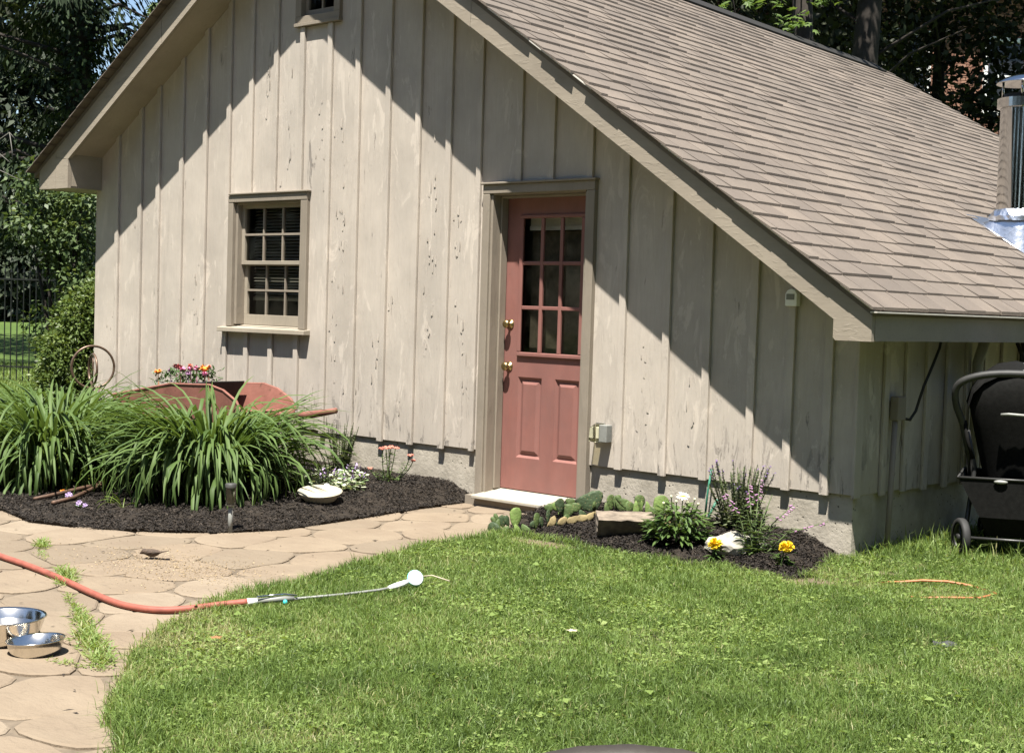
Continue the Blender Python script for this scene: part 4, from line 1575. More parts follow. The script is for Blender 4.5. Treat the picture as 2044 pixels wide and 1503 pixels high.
# salvias, spikes with whorls of small leaves
def salvia(name, x, y, zf, label, n, h0, h1, spread, petal, seed, nflower):
    r = random.Random(seed)
    z = zf(x, y)
    t = thing(name, label, 'plant', (x, y, z))
    ms, ml, mp = MB(), MB(), None
    for k in range(n):
        w, q_ = r.uniform(0, 6.283), math.sqrt(r.random())
        b = P3(x + spread * .35 * q_ * math.cos(w), y + spread * .30 * q_ * math.sin(w), z - .01)
        h = r.uniform(h0, h1)
        tip = P3(x + spread * q_ * math.cos(w), y + spread * .6 * q_ * math.sin(w), z + h)
        ms.tube([b, b.lerp(tip, .5) + Vector((0, 0, .02)), tip], [.0035, .003, .002], 4)
        m = 13
        for i in range(m):
            s_ = .18 + .8 * i / m
            p = b.lerp(tip, s_) + Vector((0, 0, .02 * (1 - abs(2 * s_ - 1))))
            size = .029 * (1 - .45 * s_)
            for q2 in range(4):
                w2 = r.uniform(0, 6.283)
                ml.leaf(p, (math.cos(w2), math.sin(w2), r.uniform(-.1, .6)), (0, 0, 1), size * r.uniform(.8, 1.4), size * .5)
        if k < nflower:
            mp = MB()
            for i in range(16):
                s_ = .80 + .22 * i / 16
                p = b.lerp(tip, s_)
                w2 = r.uniform(0, 6.283)
                mp.leaf(p, (math.cos(w2), math.sin(w2), .35), (0, 0, 1), .016, .012)
            mp.build('flower_spike', petal, t)
    for k in range(150):
        w, q_ = r.uniform(0, 6.283), math.sqrt(r.random())
        p = P3(x + spread * .75 * q_ * math.cos(w), y + spread * .5 * q_ * math.sin(w), z + r.uniform(.01, .13))
        ml.leaf(p, (math.cos(w), math.sin(w), r.uniform(-.2, .7)), (r.uniform(-.3, .3), r.uniform(-.3, .3), 1), r.uniform(.035, .06), r.uniform(.016, .026))
    ms.build('stems', STEMG, t, kind='stuff')
    o = ml.build('foliage', SAGE, t, kind='stuff')
    a = o.data.attributes.new('rnd', 'FLOAT', 'POINT')
    a.data.foreach_set('value', [r.random() for _ in range(len(ml.v))])
    return t


salvia('salvia', -4.1, -.24, zl, 'grey green salvia past flowering against the foundation left of the door', 26, .24, .38, .17, PURPLE, 4, 0)
salvia('salvia', -.66, -.14, zr_, 'bushy salvia with purple flower spikes against the foundation', 46, .22, .40, .23, PURPLE, 5, 20)


def randattr(o, r, per=8):
    n = len(o.data.vertices)
    v = []
    while len(v) < n:
        v += [r.random()] * per
    a = o.data.attributes.new('rnd', 'FLOAT', 'POINT')
    a.data.foreach_set('value', v[:n])
    return o


# coral yarrow
r = random.Random(12)
x, y = -3.45, -.36
z = zl(x, y)
t = thing('yarrow', 'coral flat-topped yarrow in the mulch left of the door', 'plant', (x, y, z))
ms, ml = MB(), MB()
heads = [(.0, .245, .030), (-.045, .235, .026), (.045, .24, .028), (.015, .25, .022), (-.02, .242, .024), (.155, .195, .020), (.175, .155, .015), (-.13, .09, .014)]
for k, (dx, h, s_) in enumerate(heads):
    tip = loc3((x, y, z), dx, r.uniform(-.02, .02), h)
    b = loc3((x, y, z), dx * .25 + r.uniform(-.03, .03), r.uniform(-.03, .03), -.01)
    ms.tube([b, b.lerp(tip, .6) + VR * dx * .1, tip], .0032, 4)
    for i in range(24):
        p = b.lerp(tip, r.uniform(.05, .85))
        w2 = r.uniform(0, 6.283)
        ml.leaf(p, (math.cos(w2), math.sin(w2), r.uniform(-.3, .5)), (0, 0, 1), r.uniform(.03, .055), .010)
    mp = MB()
    for i in range(22):
        w2, q_ = r.uniform(0, 6.283), math.sqrt(r.random())
        mp.ellipsoid(tip + Vector((math.cos(w2) * s_ * q_, math.sin(w2) * s_ * q_, r.uniform(-.004, .006))), .007, .007, .005, None, 5, 3)
    mp.build('flower_head', CORAL, t)
ms.build('stems', STEMG, t, kind='stuff')
randattr(ml.build('foliage', PENL, t, kind='stuff'), r)

# silver-leaved ground cover
r = random.Random(14)
mb = MB()
mf = MB()
spots_l = [(-3.92, -.78, .13), (-3.72, -.86, .12), (-3.50, -.85, .14), (-3.36, -.83, .11), (-3.64, -.55, .10), (-3.82, -.60, .12)]
for cx_, cy_, s_ in spots_l:
    for k in range(105):
        w, q_ = r.uniform(0, 6.283), math.sqrt(r.random())
        x, y = cx_ + s_ * q_ * math.cos(w), cy_ + s_ * q_ * math.sin(w)
        z = zl(x, y) + r.uniform(.012, .10) * (1 - .5 * q_)
        mb.leaf(P3(x, y, z), (math.cos(w), math.sin(w), r.uniform(-.3, .4)), (r.uniform(-.4, .4), r.uniform(-.4, .4), 1), r.uniform(.028, .048), r.uniform(.024, .036))
    if cx_ > -3.8:
        for k in range(9):
            x, y = cx_ + r.uniform(-s_, s_), cy_ + r.uniform(-s_, s_)
            b = P3(x, y, zl(x, y) + .085)
            for i in range(5):
                mf.leaf(b + Vector((0, 0, .008 * i)), (r.uniform(-1, 1), r.uniform(-1, 1), .5), (0, 0, 1), .018, .012)
t = thing('dead_nettle', 'silver variegated ground cover with lilac flowers beside the cream basin', 'plant', (-3.6, -.75, zl(-3.6, -.75)))
randattr(mb.build('foliage', LAM, t, kind='stuff'), r)
mf.build('flowers', LILAC, t, kind='stuff')

# shasta daisy
r = random.Random(15)
x, y = -.79, -.56
z = zr_(x, y)
t = thing('daisy', 'leafy white daisy plant between the brown stone and the white rock', 'plant', (x, y, z))
ml, ms = MB(), MB()
for k in range(560):
    w, q_ = r.uniform(0, 6.283), math.sqrt(r.random())
    h = .225 * math.sqrt(max(0, 1 - (q_ * .9) ** 2)) * r.uniform(.12, 1)
    p = P3(x + .165 * q_ * math.cos(w), y + .165 * q_ * math.sin(w), z + h)
    ml.leaf(p, (math.cos(w), math.sin(w), r.uniform(-.6, .8)), (math.cos(w) * .5, math.sin(w) * .5, 1), r.uniform(.045, .078), r.uniform(.018, .028), droop=.15)
for dx, h in ((-.05, .262), (.02, .262), (.045, .23), (-.02, .235), (.085, .25), (.11, .22), (-.09, .22)):
    tip = loc3((x, y, z), dx, r.uniform(-.03, .03), h)
    ms.tube([loc3((x, y, z), dx * .6, 0, .08), tip], .003, 4)
    if dx == .02:
        mp = MB()
        for k in range(18):
            w = 2 * math.pi * k / 18
            d = VR * math.cos(w) + (VD * .8 + ZU * .35) * math.sin(w) + ZU * r.uniform(-.1, .15)
            mp.leaf(tip, d, ZU, .045, .012)
        mp.build('daisy_flower', WHITEPET, t)
        MB().ellipsoid(tip, .012, .012, .007, None, 8, 5).build('flower_centre', YELLOW, t)
    else:
        MB().ellipsoid(tip, .009, .009, .008, None, 7, 5).build('bud', simple('pale_bud', (.45, .45, .30), .6) if 'pale_bud' not in bpy.data.materials else bpy.data.materials['pale_bud'], t)
ms.build('stems', STEMG, t, kind='stuff')
randattr(ml.build('foliage', DAISYL, t, kind='stuff'), r)

# penstemon
r = random.Random(16)
x, y = -.28, -.56
z = zr_(x, y)
t = thing('penstemon', 'sprawling penstemon with pink tubular flowers behind the white rock', 'plant', (x, y, z))
ml, ms = MB(), MB()
for dx, h, df in ((-.17, .34, .05), (.04, .42, .1), (-.02, .38, .15), (.22, .29, .02), (.40, .20, -.02), (.10, .33, .05), (-.05, .25, -.02)):
    b = loc3((x, y, z), dx * .12, 0, -.01)
    tip = loc3((x, y, z), dx, df, h)
    mid = b.lerp(tip, .5) + Vector((0, 0, .03)) - VR * dx * .12
    path_ = [b, b.lerp(mid, .6), mid, mid.lerp(tip, .55), tip]
    ms.tube(path_, [.004, .0038, .0035, .003, .002], 5)
    for i in range(14):
        s_ = i / 14 * .75
        p = path_[0].lerp(mid, min(1, s_ * 1.7)) if s_ < .55 else mid.lerp(tip, (s_ - .55) * 2)
        for q2 in (-1, 1):
            ml.leaf(p, VR * q2 * r.uniform(.4, 1) + VD * r.uniform(-.7, .7) + ZU * r.uniform(.1, .7), ZU, r.uniform(.05, .10) * (1 - .5 * s_), .012, droop=.25)
    if dx in (-.17, .04, .22, .40, -.02):
        for i in range(9):
            s_ = .25 + .75 * i / 9
            p = mid.lerp(tip, s_ if s_ < 1 else 1)
            d = (VR * r.choice((-1, 1)) * r.uniform(.4, 1) - ZU * .25 - VD * r.uniform(-.2, .8)).normalized()
            MB().tube([p, p + d * .008, p + d * .018, p + d * .023], [.0015, .003, .0035, .0055], 6).build('flower', PINK, t)
ms.build('stems', STEMG, t, kind='stuff')
randattr(ml.build('foliage', PENL, t, kind='stuff'), r)

# marigolds
for x, y, hh, lab, sd in ((-.44, -.73, .085, 'yellow marigold in front of the left end of the white rock', 1), (-.07, -.62, .09, 'yellow marigold standing right of the white rock', 2)):
    r = random.Random(sd + 50)
    z = zr_(x, y)
    t = thing('marigold', lab, 'flower', (x, y, z), 'yellow marigolds in the mulch')
    mb = MB()
    pompom(mb, loc3((x, y, z), .02 if sd == 1 else .03, 0, hh), .041, r, 90, .9, (-.1, -.3, 1))
    randattr(mb.build('flower_head', YELLOW, t), r)
    ml = MB()
    for k in range(26):
        w = r.uniform(0, 6.283)
        ml.leaf(loc3((x, y, z), .01, 0, r.uniform(.0, .06)), (math.cos(w), math.sin(w), r.uniform(-.2, .5)), ZU, r.uniform(.05, .085), .013, droop=.2)
    ml.tube([(x, y, z), loc3((x, y, z), .02, 0, hh)], .004, 5)
    randattr(ml.build('foliage', DAISYL, t, kind='stuff'), r)

# bricks, rock, stakes
r = random.Random(18)
c = P3(-1.17, -.56, 0)
bz = zr_(c.x, c.y) - .03
bm = bmesh.new()
bmesh.ops.create_cube(bm, size=1)
bmesh.ops.subdivide_edges(bm, edges=bm.edges[:], cuts=7, use_grid_fill=True)
ax = (VR * .995 + VD * .03).normalized()
ay = Vector((-ax.y, ax.x, 0))
for v in bm.verts:
    p = ax * (v.co.x * .345) + ay * (v.co.y * .20 + (.5 - v.co.z) * (.5 - v.co.y) * .075) + Vector((0, 0, (v.co.z + .5) * .135))
    p = Matrix.Rotation(rad(8), 3, ax) @ p
    nz_ = mnoise.noise(p * 14) * .011 + mnoise.noise(p * 40) * .006
    p += Vector((v.co.x, v.co.y, v.co.z)).normalized() * nz_
    v.co = p + Vector((c.x, c.y, bz))
me = bpy.data.meshes.new('stone_block')
bm.to_mesh(me)
bm.free()
me.materials.append(STONEB)
o = bpy.data.objects.new('stone_block', me)
COL.objects.link(o)
tag(o, 'rough brown rectangular stone block lying in the right mulch bed', 'stone')

bm = bmesh.new()
bmesh.ops.create_icosphere(bm, subdivisions=4, radius=1)
c = P3(-.40, -.55, zr_(-.40, -.55))
for v in bm.verts:
    q = v.co
    s_ = q.x
    taper = 1 - .45 * max(0, s_) ** 1.2
    p = VR * (q.x * .165) + VD * (q.y * .09 * taper) + ZU * (q.z * .075 * taper + .025)
    p *= 1 + mnoise.noise(q * 2.1) * .22 + mnoise.noise(q * 6) * .06
    v.co = p + c
me = bpy.data.meshes.new('white_rock')
bm.to_mesh(me)
bm.free()
me.polygons.foreach_set('use_smooth', [False] * len(me.polygons))
me.materials.append(ROCKW)
o = bpy.data.objects.new('white_rock', me)
COL.objects.link(o)
tag(o, 'whitish rounded rock in the right mulch bed among the flowers', 'rock')
b0 = P3(-.96, -.05, zr_(-.96, -.12))
tag(MB().tube([b0, b0 + VR * .012 + ZU * .17, b0 + VR * .03 + ZU * .315], .0065, 6).build('plant_stake', GREENST, None, True), 'tall thin green plant stake upright against the siding', 'stake', 'green plant stakes')
tag(MB().tube([b0 + VR * .01 - VD * .02, b0 + VR * .07 - VD * .02 + ZU * .135], .0085, 6).build('plant_stake', GREENST, None, True), 'short green plant stake leaning beside the tall one', 'stake', 'green plant stakes')


# prickly pears
def cactus(label, x, y, zf, pads, name='prickly_pear', seed=0, group='prickly pear clumps by the door step'):
    r = random.Random(seed)
    z = zf(x, y)
    t = thing(name, label, 'cactus', (x, y, z), group)
    if seed < 6:
        for k in range(2):
            pads = pads + [(r.uniform(-.10, .13), r.uniform(-.05, .06), r.uniform(0, .03), r.uniform(.04, .07), r.uniform(.06, .10), r.uniform(-80, 80), r.uniform(-90, 90), r.choice((CACT, CACTD, CACT, CACTL)))]
    for dr, df, du, w, h, tilt, yaw, m_ in pads:
        Rm = Euler((0, rad(tilt), 0)).to_matrix()
        base = Matrix((VR, VD, ZU)).transposed()
        Rz = Matrix.Rotation(rad(yaw), 3, 'Z')
        M_ = Rz @ base @ Rm
        mb = MB()
        n, m = 12, 8
        vs = []
        for i in range(m + 1):
            th = math.pi * i / m
            for j in range(n):
                ph = 2 * math.pi * j / n
                q = Vector((math.sin(th) * math.cos(ph) * w * .5, math.sin(th) * math.sin(ph) * .0062, -math.cos(th) * h * .5))
                q.x *= 1.18 + .95 * (q.z / h) - .35 * (q.z / h) ** 2
                q.y += .18 * q.x * q.x / w + .10 * q.z
                q *= 1 + mnoise.noise(q * 40 + Vector((seed, dr * 9, 0))) * (.45 if m_ is CACTY else .10)
                vs.append(loc3((x, y, z), dr, df, du) + M_ @ (q + Vector((0, 0, h * .5))))
        fs = [(i * n + j, i * n + (j + 1) % n, (i + 1) * n + (j + 1) % n, (i + 1) * n + j) for i in range(m) for j in range(n)]
        mb.add(vs, fs).build('pad', m_, t, True)
    return t


cactus('prickly pear with tall bright upright pad at the tip of the right mulch bed', -1.80, -.84, zr_, [
    (0, 0, .03, .062, .125, 3, 10, CACTL), (-.04, .02, .03, .035, .075, -12, 40, CACTD), (-.09, -.02, .01, .11, .05, -70, 20, CACT), (-.115, -.02, .055, .026, .05, -35, 0, CACT), (-.10, 0, .06, .024, .06, -25, 0, CACT),
    (.05, .02, 0, .06, .05, 30, -20, CACT), (.0, -.05, 0, .08, .05, 60, 30, CACTL), (-.04, -.05, 0, .06, .045, -50, 0, CACT)], seed=1)
cactus('small prickly pear with dark thin pads right of the bright upright one', -1.72, -.68, zr_, [
    (0, 0, 0, .04, .075, -8, 60, CACTD), (.03, .01, .03, .035, .085, 14, 50, CACTD), (-.04, 0, 0, .04, .05, -35, 30, CACTD), (.06, 0, 0, .045, .05, 40, 10, CACTD)], seed=2)
cactus('prickly pear with a cluster of round green pads below the white threshold', -1.72, -.45, zr_, [
    (0, 0, 0, .085, .085, 0, 0, CACT), (-.055, .02, .035, .05, .06, -20, 0, CACTL), (-.095, .02, .03, .05, .055, -30, 10, CACT), (.05, .01, .03, .055, .065, 15, 5, CACT), (.02, .02, .065, .05, .055, 5, 0, CACT), (.085, -.02, .0, .06, .05, 40, 20, CACTD)], seed=3)
cactus('prickly pear with one large dark round pad at the right end of the threshold', -1.62, -.22, zr_, [
    (-.05, 0, .0, .15, .125, -25, 0, CACTD), (.05, -.01, .01, .06, .10, 5, 40, CACT), (.085, .0, .01, .055, .10, 12, 30, CACT), (.12, -.02, 0, .085, .09, 10, 5, CACT), (.01, -.05, 0, .10, .04, 75, 20, CACT), (.145, -.04, 0, .06, .08, 35, 20, CACT)], seed=4)
cactus('prickly pear with bright yellow green pads behind the stone block', -1.42, -.17, zr_, [
    (.0, -.02, .0, .13, .045, 82, 0, CACTL), (.04, .0, .02, .06, .10, 5, 20, CACT), (.14, -.02, .0, .075, .135, 24, 0, CACTL), (.08, -.03, .0, .12, .05, 70, 10, CACTL), (-.04, .02, .03, .025, .10, -40, 0, CACT)], seed=5)
cactus('shrivelled yellow prickly pear pads in a row left of the stone block', -1.57, -.55, zr_, [
    (-.12, 0, 0, .075, .04, -60, 10, CACTY), (-.06, 0, 0, .07, .045, -40, 30, CACTY), (0, .01, 0, .08, .05, -25, 20, CACTY), (.05, .02, .01, .075, .05, -20, 0, CACTY), (.10, .03, .02, .08, .045, -40, 10, CACTY), (.14, .05, .03, .06, .04, 30, 0, CACTY)], 'dried_prickly_pear', 6, None)
cactus('shrivelled yellow prickly pear pads right of the stone block', -1.02, -.38, zr_, [
    (0, 0, .02, .085, .05, 70, 0, CACTY), (.06, -.02, 0, .09, .045, 80, 10, CACTY), (.10, -.03, 0, .07, .05, 60, -20, CACTY)], 'dried_prickly_pear', 7, None)

# small flowers in the left bed
for x, y, m_, lab, sd in ((-4.45, -2.28, LILAC, 'tiny lilac pansy in the mulch above the iron tongs', 1), (-4.09, -2.42, LILAC, 'tiny lilac pansy in the mulch below the iron tongs', 2), (-4.62, -2.22, ORANGEP, 'tiny orange pansy in the mulch by the iron tongs', 3)):
    r = random.Random(sd)
    z = zl(x, y)
    t = thing('pansy', lab, 'flower', (x, y, z), 'pansies by the iron tongs')
    mp, ml = MB(), MB()
    for q2 in range(3):
        b = P3(x + r.uniform(-.03, .03), y + r.uniform(-.03, .03), z + r.uniform(.02, .04))
        for k in range(5):
            w = 2 * math.pi * k / 5
            mp.leaf(b, VR * math.cos(w) + ZU * math.sin(w) - VD * .2, -VD + ZU, .018, .016)
    for k in range(9):
        w = r.uniform(0, 6.28)
        ml.leaf(P3(x, y, z + .005), (math.cos(w), math.sin(w), .5), ZU, .035, .014)
    mp.build('petals', m_, t)
    randattr(ml.build('foliage', DAISYL, t, kind='stuff'), r)
r = random.Random(23)
x, y = -6.15, -.62
z = zl(x, y)
t = thing('yellow_flower', 'pale yellow flowering plant left of the red wheelbarrow', 'plant', (x, y, z))
mp, ml = MB(), MB()
for k in range(26):
    p = loc3((x, y, z), r.uniform(-.13, .14), r.uniform(-.1, .1), r.uniform(.30, .43))
    ml.tube([loc3((x, y, z), 0, 0, 0), p], .003, 3)
    for q2 in range(6):
        w = 2 * math.pi * q2 / 6
        mp.leaf(p, (math.cos(w), math.sin(w), .3), ZU, .026, .018)
for k in range(160):
    w = r.uniform(0, 6.28)
    ml.leaf(loc3((x, y, z), r.uniform(-.25, .2), r.uniform(-.15, .15), r.uniform(.05, .36)), (math.cos(w), math.sin(w), r.uniform(-.2, .8)), ZU, r.uniform(.05, .10), .028)
mp.build('flowers', LEMON, t, kind='stuff')
randattr(ml.build('foliage', DAISYL, t, kind='stuff'), r)

# ------------------------------------------------------------------ hose, wand, bowls, bird
HP = [(-3.9, -3.52), (-3.3, -3.57), (-2.88, -3.60), (-2.51, -3.63), (-2.14, -3.68), (-1.75, -3.75), (-1.47, -3.78), (-1.29, -3.74), (-1.2, -3.64), (-1.15, -3.51), (-1.09, -3.39)]


def smooth(pts, k=6):
    out = []
    n = len(pts)
    for i in range(n - 1):
        p0, p1, p2, p3 = pts[max(0, i - 1)], pts[i], pts[i + 1], pts[min(n - 1, i + 2)]
        for j in range(k):
            t = j / k
            out.append(tuple(.5 * ((2 * b) + (-a + c) * t + (2 * a - 5 * b + 4 * c - d) * t * t + (-a + 3 * b - 3 * c + d) * t ** 3) for a, b, c, d in zip(p0, p1, p2, p3)))
    out.append(tuple(pts[-1]))
    return out


hz_ = [GZ + .016] * 7 + [GZ + .018, GZ + .022, GZ + .03, GZ + .038]
tag(MB().tube(smooth([(x, y, z) for (x, y), z in zip(HP, hz_)]), .0155, 10).build('garden_hose', HOSE, None, True), 'faded red garden hose curving across the flagstones', 'hose')
t = thing('spray_wand', 'grey hose wand with round white shower head lying on the grass', 'watering wand', (-1.0, -3.1, GZ))
g = GZ + .04
MB().tube([(-1.09, -3.39, g - .002), (-1.07, -3.35, g)], [.017, .015], 10).build('connector', WHITEP, t, True)
MB().tube([(-1.07, -3.35, g), (-1.03, -3.26, g + .004), (-1.0, -3.20, g + .004)], [.012, .014, .013], 8).build('grip', GREYP, t, True)
MB().tube([(-1.06, -3.36, g + .022), (-1.02, -3.24, g + .026), (-.99, -3.19, g + .018)], .004, 6).build('trigger', ALU, t, True)
MB().ellipsoid((-.992, -3.255, g - .005), .011, .011, .013, None, 10, 6).build('valve_knob', TEAL, t, True)
MB().tube([(-1.0, -3.20, g + .002), (-.96, -2.95, g - .004), (-.925, -2.76, g - .002), (-.915, -2.69, g + .002)], .0065, 8).build('tube', GREYP, t, True)
MB().tube([(-.915, -2.70, g + .002), (-.912, -2.66, g + .006), (-.91, -2.62, g + .012), (-.908, -2.585, g + .02)], [.010, .015, .015, .011], 10).build('swivel', WHITEP, t, True)
hd = Vector((.25, .35, .85)).normalized()
hq = Vector((0, 0, 1)).rotation_difference(Vector((.72, -.35, .45)).normalized()).to_matrix()
hcen = P3(-.905, -2.54, g + .030)
MB().lathe([(0, -.030), (.016, -.028), (.034, -.008), (.039, .004), (.038, .010), (.034, .0125), (0, .016)], hcen, 24, hq).build('shower_head', WHITEP, t, True)
MB().lathe([(.0385, .0), (.0405, .003), (.0405, .008), (.0385, .010)], hcen, 24, hq).build('rim', TEAL, t, True)


def bowl(label, x, y, R_, r_, h, tilt):
    t = tag(MB().lathe([(0, .006), (r_ * .9, .004), (r_, .006), (r_ + (R_ - r_) * .3, h * .3), (R_ * .96, h * .93), (R_ * 1.02, h), (R_ * 1.03, h - .004), (R_ * 1.01, h - .006), (R_ * .97 + .002, h * .90), (r_ + .003 + (R_ - r_) * .3, h * .28), (r_ + .004, .001), (r_ * .85, 0), (0, .001)],
                         (x, y, GZ + .001), 48, Euler(tilt).to_matrix()).build('dog_bowl', STEEL, None, True), label, 'bowl', 'steel bowls on the flagstones')
    return t


bowl('large deep stainless steel bowl at the edge of the picture, behind the small one', -1.225, -4.475, .160, .122, .105, (0, 0, 0))
bowl('small shallow stainless steel bowl on the flagstones in front of the large one', -.975, -4.475, .108, .086, .058, (rad(2), rad(-3), 0))
w = MB().lathe([(0, 0), (.147, 0)], (-1.225, -4.475, GZ + .065), 40).build('bowl_water', glassmat('water', (.9, .92, .9), .02), bpy.data.objects['dog_bowl'], False)

# sparrow: one continuous body swept from beak to tail
bd = P3(-2.44, -2.99, GZ)
fw = (-VR * .96 + VD * .1).normalized()
sd_ = Vector((-fw.y, fw.x, 0))
st_ = [(.062, .026, .0006, .0006), (.058, .028, .003, .003), (.051, .033, .0085, .0085), (.044, .038, .0130, .0135), (.036, .040, .0145, .0150), (.026, .038, .0145, .0160), (.014, .035, .0180, .0190), (-.002, .033, .0210, .0215), (-.020, .033, .0205, .0205),
       (-.038, .035, .0150, .0150), (-.050, .038, .0085, .0075), (-.062, .041, .0080, .0040), (-.085, .046, .0095, .0025), (-.098, .049, .0085, .0015)]
mb = MB()
n = 10
vs = []
for a_, h_, w_, t_ in st_:
    for j in range(n):
        ph = 2 * math.pi * j / n
        vs.append(bd + fw * a_ + ZU * (h_ - .004 + t_ * math.sin(ph)) + sd_ * (w_ * math.cos(ph)))
fs = [(i * n + j, i * n + (j + 1) % n, (i + 1) * n + (j + 1) % n, (i + 1) * n + j) for i in range(len(st_) - 1) for j in range(n)] + [tuple(range(n)), tuple(range((len(st_) - 1) * n, len(st_) * n))]
mb.add(vs, fs)
for s_ in (-1, 1):
    mb.tube([bd + fw * .002 + sd_ * .009 * s_ + ZU * .020, bd - fw * .004 + sd_ * .009 * s_ + ZU * .010, bd + fw * .003 + sd_ * .009 * s_ + ZU * .001, bd + fw * .014 + sd_ * .010 * s_ + ZU * .0008], .0012, 5)
tb = NT('sparrow_plumage')
cb = tb.ramp(tb.noise(120, 4, .7, (1, 1, 2)), [(.35, (.018, .012, .008)), (.55, (.060, .038, .024)), (.75, (.15, .11, .075))])
sparrow = thing('sparrow', 'small brown sparrow feeding among scattered seed on the path', 'bird', tuple(bd))
mb.build('body', tb.done(tb.bsdf(cb, .8)), sparrow, True)
for s_ in (-1, 1):
    q = lambda a_, h_, o_: bd + fw * a_ + ZU * (h_ - .004) + sd_ * (o_ * s_)
    vs = [q(.018, .044, .0165), q(.012, .034, .0215), q(-.02, .028, .0205), q(-.055, .040, .010), (q(-.02, .046, .0185)), q(-.003, .038, .0245), q(-.025, .037, .0222)]
    MB().add(vs, [(0, 1, 5), (1, 2, 6, 5), (2, 3, 6), (3, 4, 6), (4, 0, 5, 6)]).build('wing', simple('wing_feather', (.05, .032, .020), .8, 0, .6, 140, 0), sparrow)

n = 1500
px = np.concatenate([RNG.normal(-2.30, .34, n // 2), RNG.normal(-2.05, .28, n - n // 2)])
py = np.concatenate([RNG.normal(-3.02, .16, n // 2), RNG.normal(-3.02, .22, n - n // 2)])
ok = ~inside(LAWN, px, py)
px, py = px[ok], py[ok]
n = len(px)
w = RNG.uniform(0, 6.283, n)
leaf_cloud('bird_seed', np.stack([px, py, np.full(n, GZ + .003)], 1), np.stack([np.cos(w), np.sin(w), RNG.uniform(-.05, .15, n)], 1), np.stack([RNG.normal(0, .25, n), RNG.normal(0, .25, n), np.ones(n)], 1),
           RNG.uniform(.006, .014, n), RNG.uniform(.004, .008, n), SEED, RNG.random(n))

tag(MB().tube([(.45, -.52, GZ + .01), (.57, -.46, GZ + 0.027), (.64, -.40, GZ + 0.037), (.74, -.32, GZ + 0.037), (.84, -.28, GZ + 0.027), (.93, -.26, GZ + .01)], .007, 6).tube(
    [(.93, -.26, GZ + .012), (1.02, -.36, GZ + 0.022), (1.02, -.56, GZ + 0.027), (.90, -.65, GZ + 0.022), (.78, -.73, GZ + 0.012), (.66, -.72, GZ + .008)], .0055, 6).build('extension_cord', ORANGE, None, True), 'orange extension cord half buried in the grass by the cottage corner', 'cord')
mb = MB()
c = P3(1.37, -1.67, GZ + .045)
vs = []
for i in range(7):
    for j in range(4):
        u, v = i / 6 - .5, j / 3 - .5
        wd = .055 * (1 - (2 * u) ** 2 * .8)
        vs.append(c + VR * (u * .10) + VD * (v * wd * 1.1) + ZU * (.012 * math.cos(v * 4) - .012 + .004 * math.sin(u * 9)))
mb.add(vs, [(i * 4 + j, i * 4 + j + 1, (i + 1) * 4 + j + 1, (i + 1) * 4 + j) for i in range(6) for j in range(3)])
tag(mb.build('bark_scrap', DEADLEAF, None, True), 'dark grey curled scrap of bark on the lawn', 'bark')
tag(MB().tube([(-1.0, -2.42, GZ + .05), (-.93, -2.40, GZ + .065), (-.83, -2.38, GZ + .05)], .0035, 5).build('straw_stalk', TWIG, None, True), 'pale straw stalk lying on the grass beyond the spray wand', 'stalk')
r = random.Random(8)
for x, y, lab in ((-.58, -3.93, 'small orange fallen leaf on the grass near the path edge'), (.25, -2.75, 'small buff fallen leaf in the middle of the lawn')):
    mb = MB()
    for k in range(5):
        w = 2 * math.pi * k / 5
        mb.leaf(P3(x, y, GZ + .05), (math.cos(w), math.sin(w), .1), ZU, .028, .018)
    tag(mb.build('fallen_leaf', ORLEAF if x < 0 else TWIG, None), lab, 'leaf')

